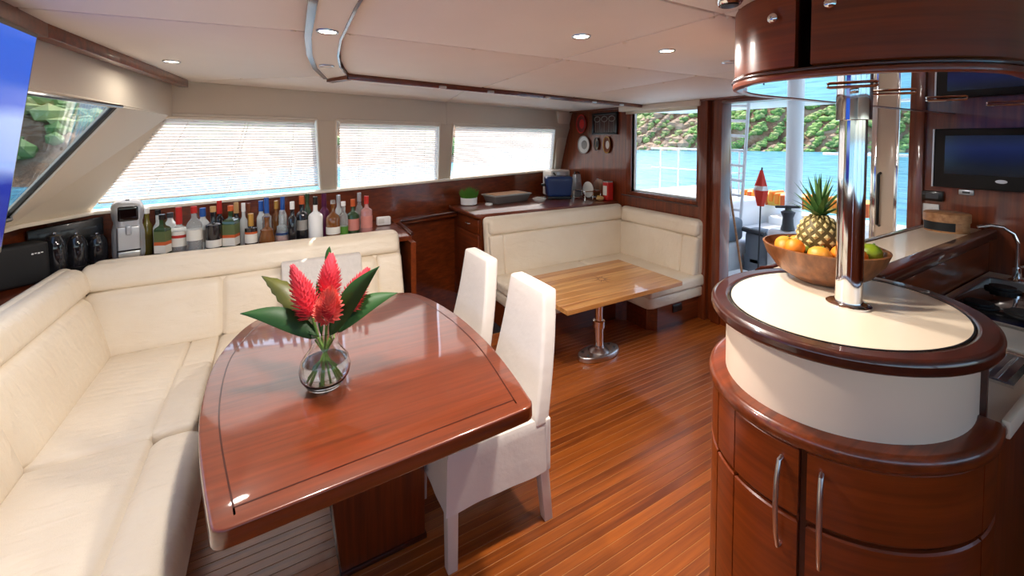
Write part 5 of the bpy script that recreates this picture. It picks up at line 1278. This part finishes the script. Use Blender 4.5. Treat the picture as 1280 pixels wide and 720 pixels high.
pl2 = thing('glass_dish', 'clear glass dish on the counter between the tray and the blue box', 'dish', (2.635, 3.94, CZ))
obj('dish', lathe(NB(), [(0, CZ), (.055, CZ), (.082, CZ+.03), (.078, CZ+.032), (.05, CZ+.006), (0, CZ+.006)], (2.635, 3.94, 0), 28), 'porcelain', pl2)
obj('dome', lathe(NB(), [(.076, CZ+.03), (.072, CZ+.045), (.04, CZ+.055), (0, CZ+.057)], (2.635, 3.94, 0), 28), 'glass_clear', pl2)
bl = thing('toaster', 'navy blue toaster with rounded shoulders and a dark base', 'appliance', (2.96, 4.02, CZ))
Mt = Matrix.Translation((2.96, 4.02, CZ)) @ Matrix.Rotation(math.radians(-24), 4, 'Z')
obj('body', tf(rbox(NB(), -.16, .16, -.10, .10, .03, .27, r=.035, n=5, fn=lambda q: (q.x*(.86+.6*q.z), q.y, q.z)), Mt), 'navy', bl)
obj('base', tf(rbox(NB(), -.14, .14, -.09, .09, 0, .035, r=.01, n=3), Mt), 'black', bl)
obj('slot', tf(box(NB(), -.12, .12, -.03, -.01, .262, .272), Mt), 'black', bl)
obj('slot', tf(box(NB(), -.12, .12, .02, .04, .262, .272), Mt), 'black', bl)
obj('lever', tf(rbox(NB(), -.205, -.15, -.02, .02, .15, .18, r=.008, n=2), Mt), 'black', bl)
wk = thing('white_kettle', 'white appliance with dark handle standing behind the toaster', 'appliance', (3.12, 4.30, CZ))
obj('body', rbox(NB(), 3.0, 3.30, 4.22, 4.42, CZ, 1.27, r=.025, n=4), 'porcelain', wk)
obj('handle', T([(3.03, 4.21, 1.24), (3.03, 4.18, 1.22), (3.03, 4.18, 1.12), (3.03, 4.21, 1.10)], .01, 8), 'black', wk)
obj('panel', B(3.08, 3.26, 4.214, 4.222, 1.16, 1.25, bev=.003), 'silver', wk)
rk_ = thing('dish_rack', 'chrome wire rack with plates between toaster and bulkhead', 'rack', (3.24, 3.825, CZ))
b = NB()
for z in (CZ+.01, CZ+.10):
    for a, c_ in (((3.12, 3.72), (3.36, 3.72)), ((3.36, 3.72), (3.36, 3.93)), ((3.36, 3.93), (3.12, 3.93)), ((3.12, 3.93), (3.12, 3.72))): tube(b, [(*a, z), (*c_, z)], .006, 6)
for x_, y_ in ((3.12, 3.72), (3.36, 3.72), (3.36, 3.93), (3.12, 3.93), (3.24, 3.72), (3.24, 3.93)): tube(b, [(x_, y_, CZ), (x_, y_, CZ+.11)], .006, 6)
obj('wire_frame', b, 'chrome', rk_)
b = NB(); lathe(b, [(0, 0), (.06, 0), (.095, .012), (.095, .016), (.06, .006), (0, .006)], seg=24, M=Matrix.Translation((3.24, 3.825, CZ+.11)) @ Matrix.Rotation(PI/2, 4, 'Y'))
obj('rest', b, 'porcelain', rk_)
gm = thing('steel_grater', 'upright steel box grater behind the wire rack', 'grater', (3.32, 4.12, CZ))
obj('body', hexa(NB(), [(3.26, 4.07, CZ), (3.38, 4.07, CZ), (3.38, 4.17, CZ), (3.26, 4.17, CZ), (3.28, 4.09, 1.22), (3.36, 4.09, 1.22), (3.36, 4.15, 1.22), (3.28, 4.15, 1.22)], .004), 'silver', gm)
obj('handle', T([(3.28, 4.12, 1.21), (3.29, 4.12, 1.245), (3.35, 4.12, 1.245), (3.36, 4.12, 1.21)], .007, 8), 'black', gm)
kb = thing('cutting_board', 'rounded wooden cutting board leaning against the bulkhead', 'board', (3.40, 3.78, CZ))
b = NB(); pts = [(-.1, 0), (.1, 0), (.1, .16)]+[(.1*math.cos(a), .16+.07*math.sin(a)) for a in [PI*k/10 for k in range(1, 10)]]+[(-.1, .16)]
prism(b, pts, 0, .02, bev=.004); Mk = Matrix.Translation((3.385, 3.80, CZ+.001)) @ Matrix.Rotation(math.radians(6), 4, 'Y') @ Matrix.Rotation(PI/2, 4, 'Z') @ Matrix.Rotation(PI/2, 4, 'X')
obj('board', tf(b, Mk), 'bowl_wood', kb); obj('peg', lathe(NB(), [(.012, 0), (.012, .006), (0, .007)], (3.38, 3.80, CZ+.23), 8), 'steel', kb)
rc = thing('red_tin', 'tall red tin with pale label beside the cutting board', 'tin', (3.38, 3.60, CZ))
obj('tin', RB(3.33, 3.42, 3.57, 3.66, CZ, CZ+.21, r=.012, n=3), 'red', rc)
obj('label_print', B(3.326, 3.331, 3.585, 3.645, CZ+.06, CZ+.17), 'label_white', rc)
obj('lid', RB(3.335, 3.415, 3.575, 3.655, CZ+.205, CZ+.222, r=.006, n=2), 'stone_grey', rc)
yb = thing('bread_roll', 'golden baguette piece lying in front of the red tin', 'bread', (3.28, 3.62, CZ))
obj('loaf', ball(NB(), Vector((3.27, 3.63, CZ+.028)), .03, 1.8, 1.2, .93), 'cork', yb)
obj('crumb_face', lathe(NB(), [(.02, 0), (.016, .006), (0, .007)], (3.245, 3.63, CZ+.052), 12), 'yellow', yb)
# on the bulkhead: plates, trivets, a framed rack
def hang(px, py, r, mat, rimmat, name, label, cat, sy=1.0, motif=None):
    p = onx(px, py, AFT); Mh = Matrix.Translation((AFT-.002, p.y, p.z)) @ Matrix.Rotation(-PI/2, 4, 'Y') @ Matrix.Diagonal((1, sy, 1, 1))
    t = thing(name, label, cat, (AFT, p.y, p.z-r))
    obj('plate', lathe(NB(), [(r*.7, 0), (r, .016), (r, .02), (r*.72, .008), (0, .007)], seg=32, M=Mh), mat, t)
    obj('rim', lathe(NB(), [(r*.9, .012), (r*1.01, .017), (r*1.01, .023), (r*.9, .019)], seg=32, M=Mh, closed=True), rimmat, t)
    obj('motif', lathe(NB(), [(r*.5, .008), (r*.44, .0105), (r*.3, .0095), (r*.14, .0115), (0, .0115)], seg=20, M=Mh), motif or rimmat, t)
hang(728, 155, .12, 'maroon', 'red', 'wall_plate', 'dark red patterned plate hung on the bulkhead', 'plate', .8)
hang(731, 181, .115, 'porcelain', 'stone_grey', 'wall_plate', 'white plate with grey centre hung below the red plate', 'plate', 1.0)
hang(760, 181, .10, 'brown', 'gold', 'wall_plate', 'brown oval plate with pale figure hung under the framed rack', 'plate', .62, 'label_white')
hang(747, 180, .08, 'stone_grey', 'dark_grey', 'wall_plate', 'small grey oval plate between the white and brown plates', 'plate', .5)
a, c_ = onx(742, 139, AFT), onx(773, 169, AFT)
fr = thing('framed_rack', 'dark framed board with scrolled wire hooks on the bulkhead', 'frame', (AFT, (a.y+c_.y)/2, 1.72))
y0_, y1_, z0_, z1_ = c_.y, a.y, 1.715, 1.975
obj('backboard', B(AFT-.012, AFT-.001, y0_, y1_, z0_, z1_), 'mahogany_edge', fr)
for q in ((y0_, y1_, z0_, z0_+.025), (y0_, y1_, z1_-.025, z1_), (y0_, y0_+.03, z0_, z1_), (y1_-.03, y1_, z0_, z1_)): obj('frame_rail', B(AFT-.03, AFT-.008, *q, bev=.004), 'black', fr)
b = NB()
for k in range(3):
    yy = y0_+.09+(y1_-y0_-.18)*k/2; tube(b, [(AFT-.02, yy+.05*math.cos(a_), z1_-.075+.032*math.sin(a_)) for a_ in [2*PI*j/16 for j in range(17)]], .004, 6)
for k in range(5):
    yy = y0_+.06+(y1_-y0_-.12)*k/4; tube(b, [(AFT-.02, yy, z1_-.10), (AFT-.02, yy, z0_+.03)], .0025, 6)
obj('wire_scroll', b, 'stone_grey', fr)
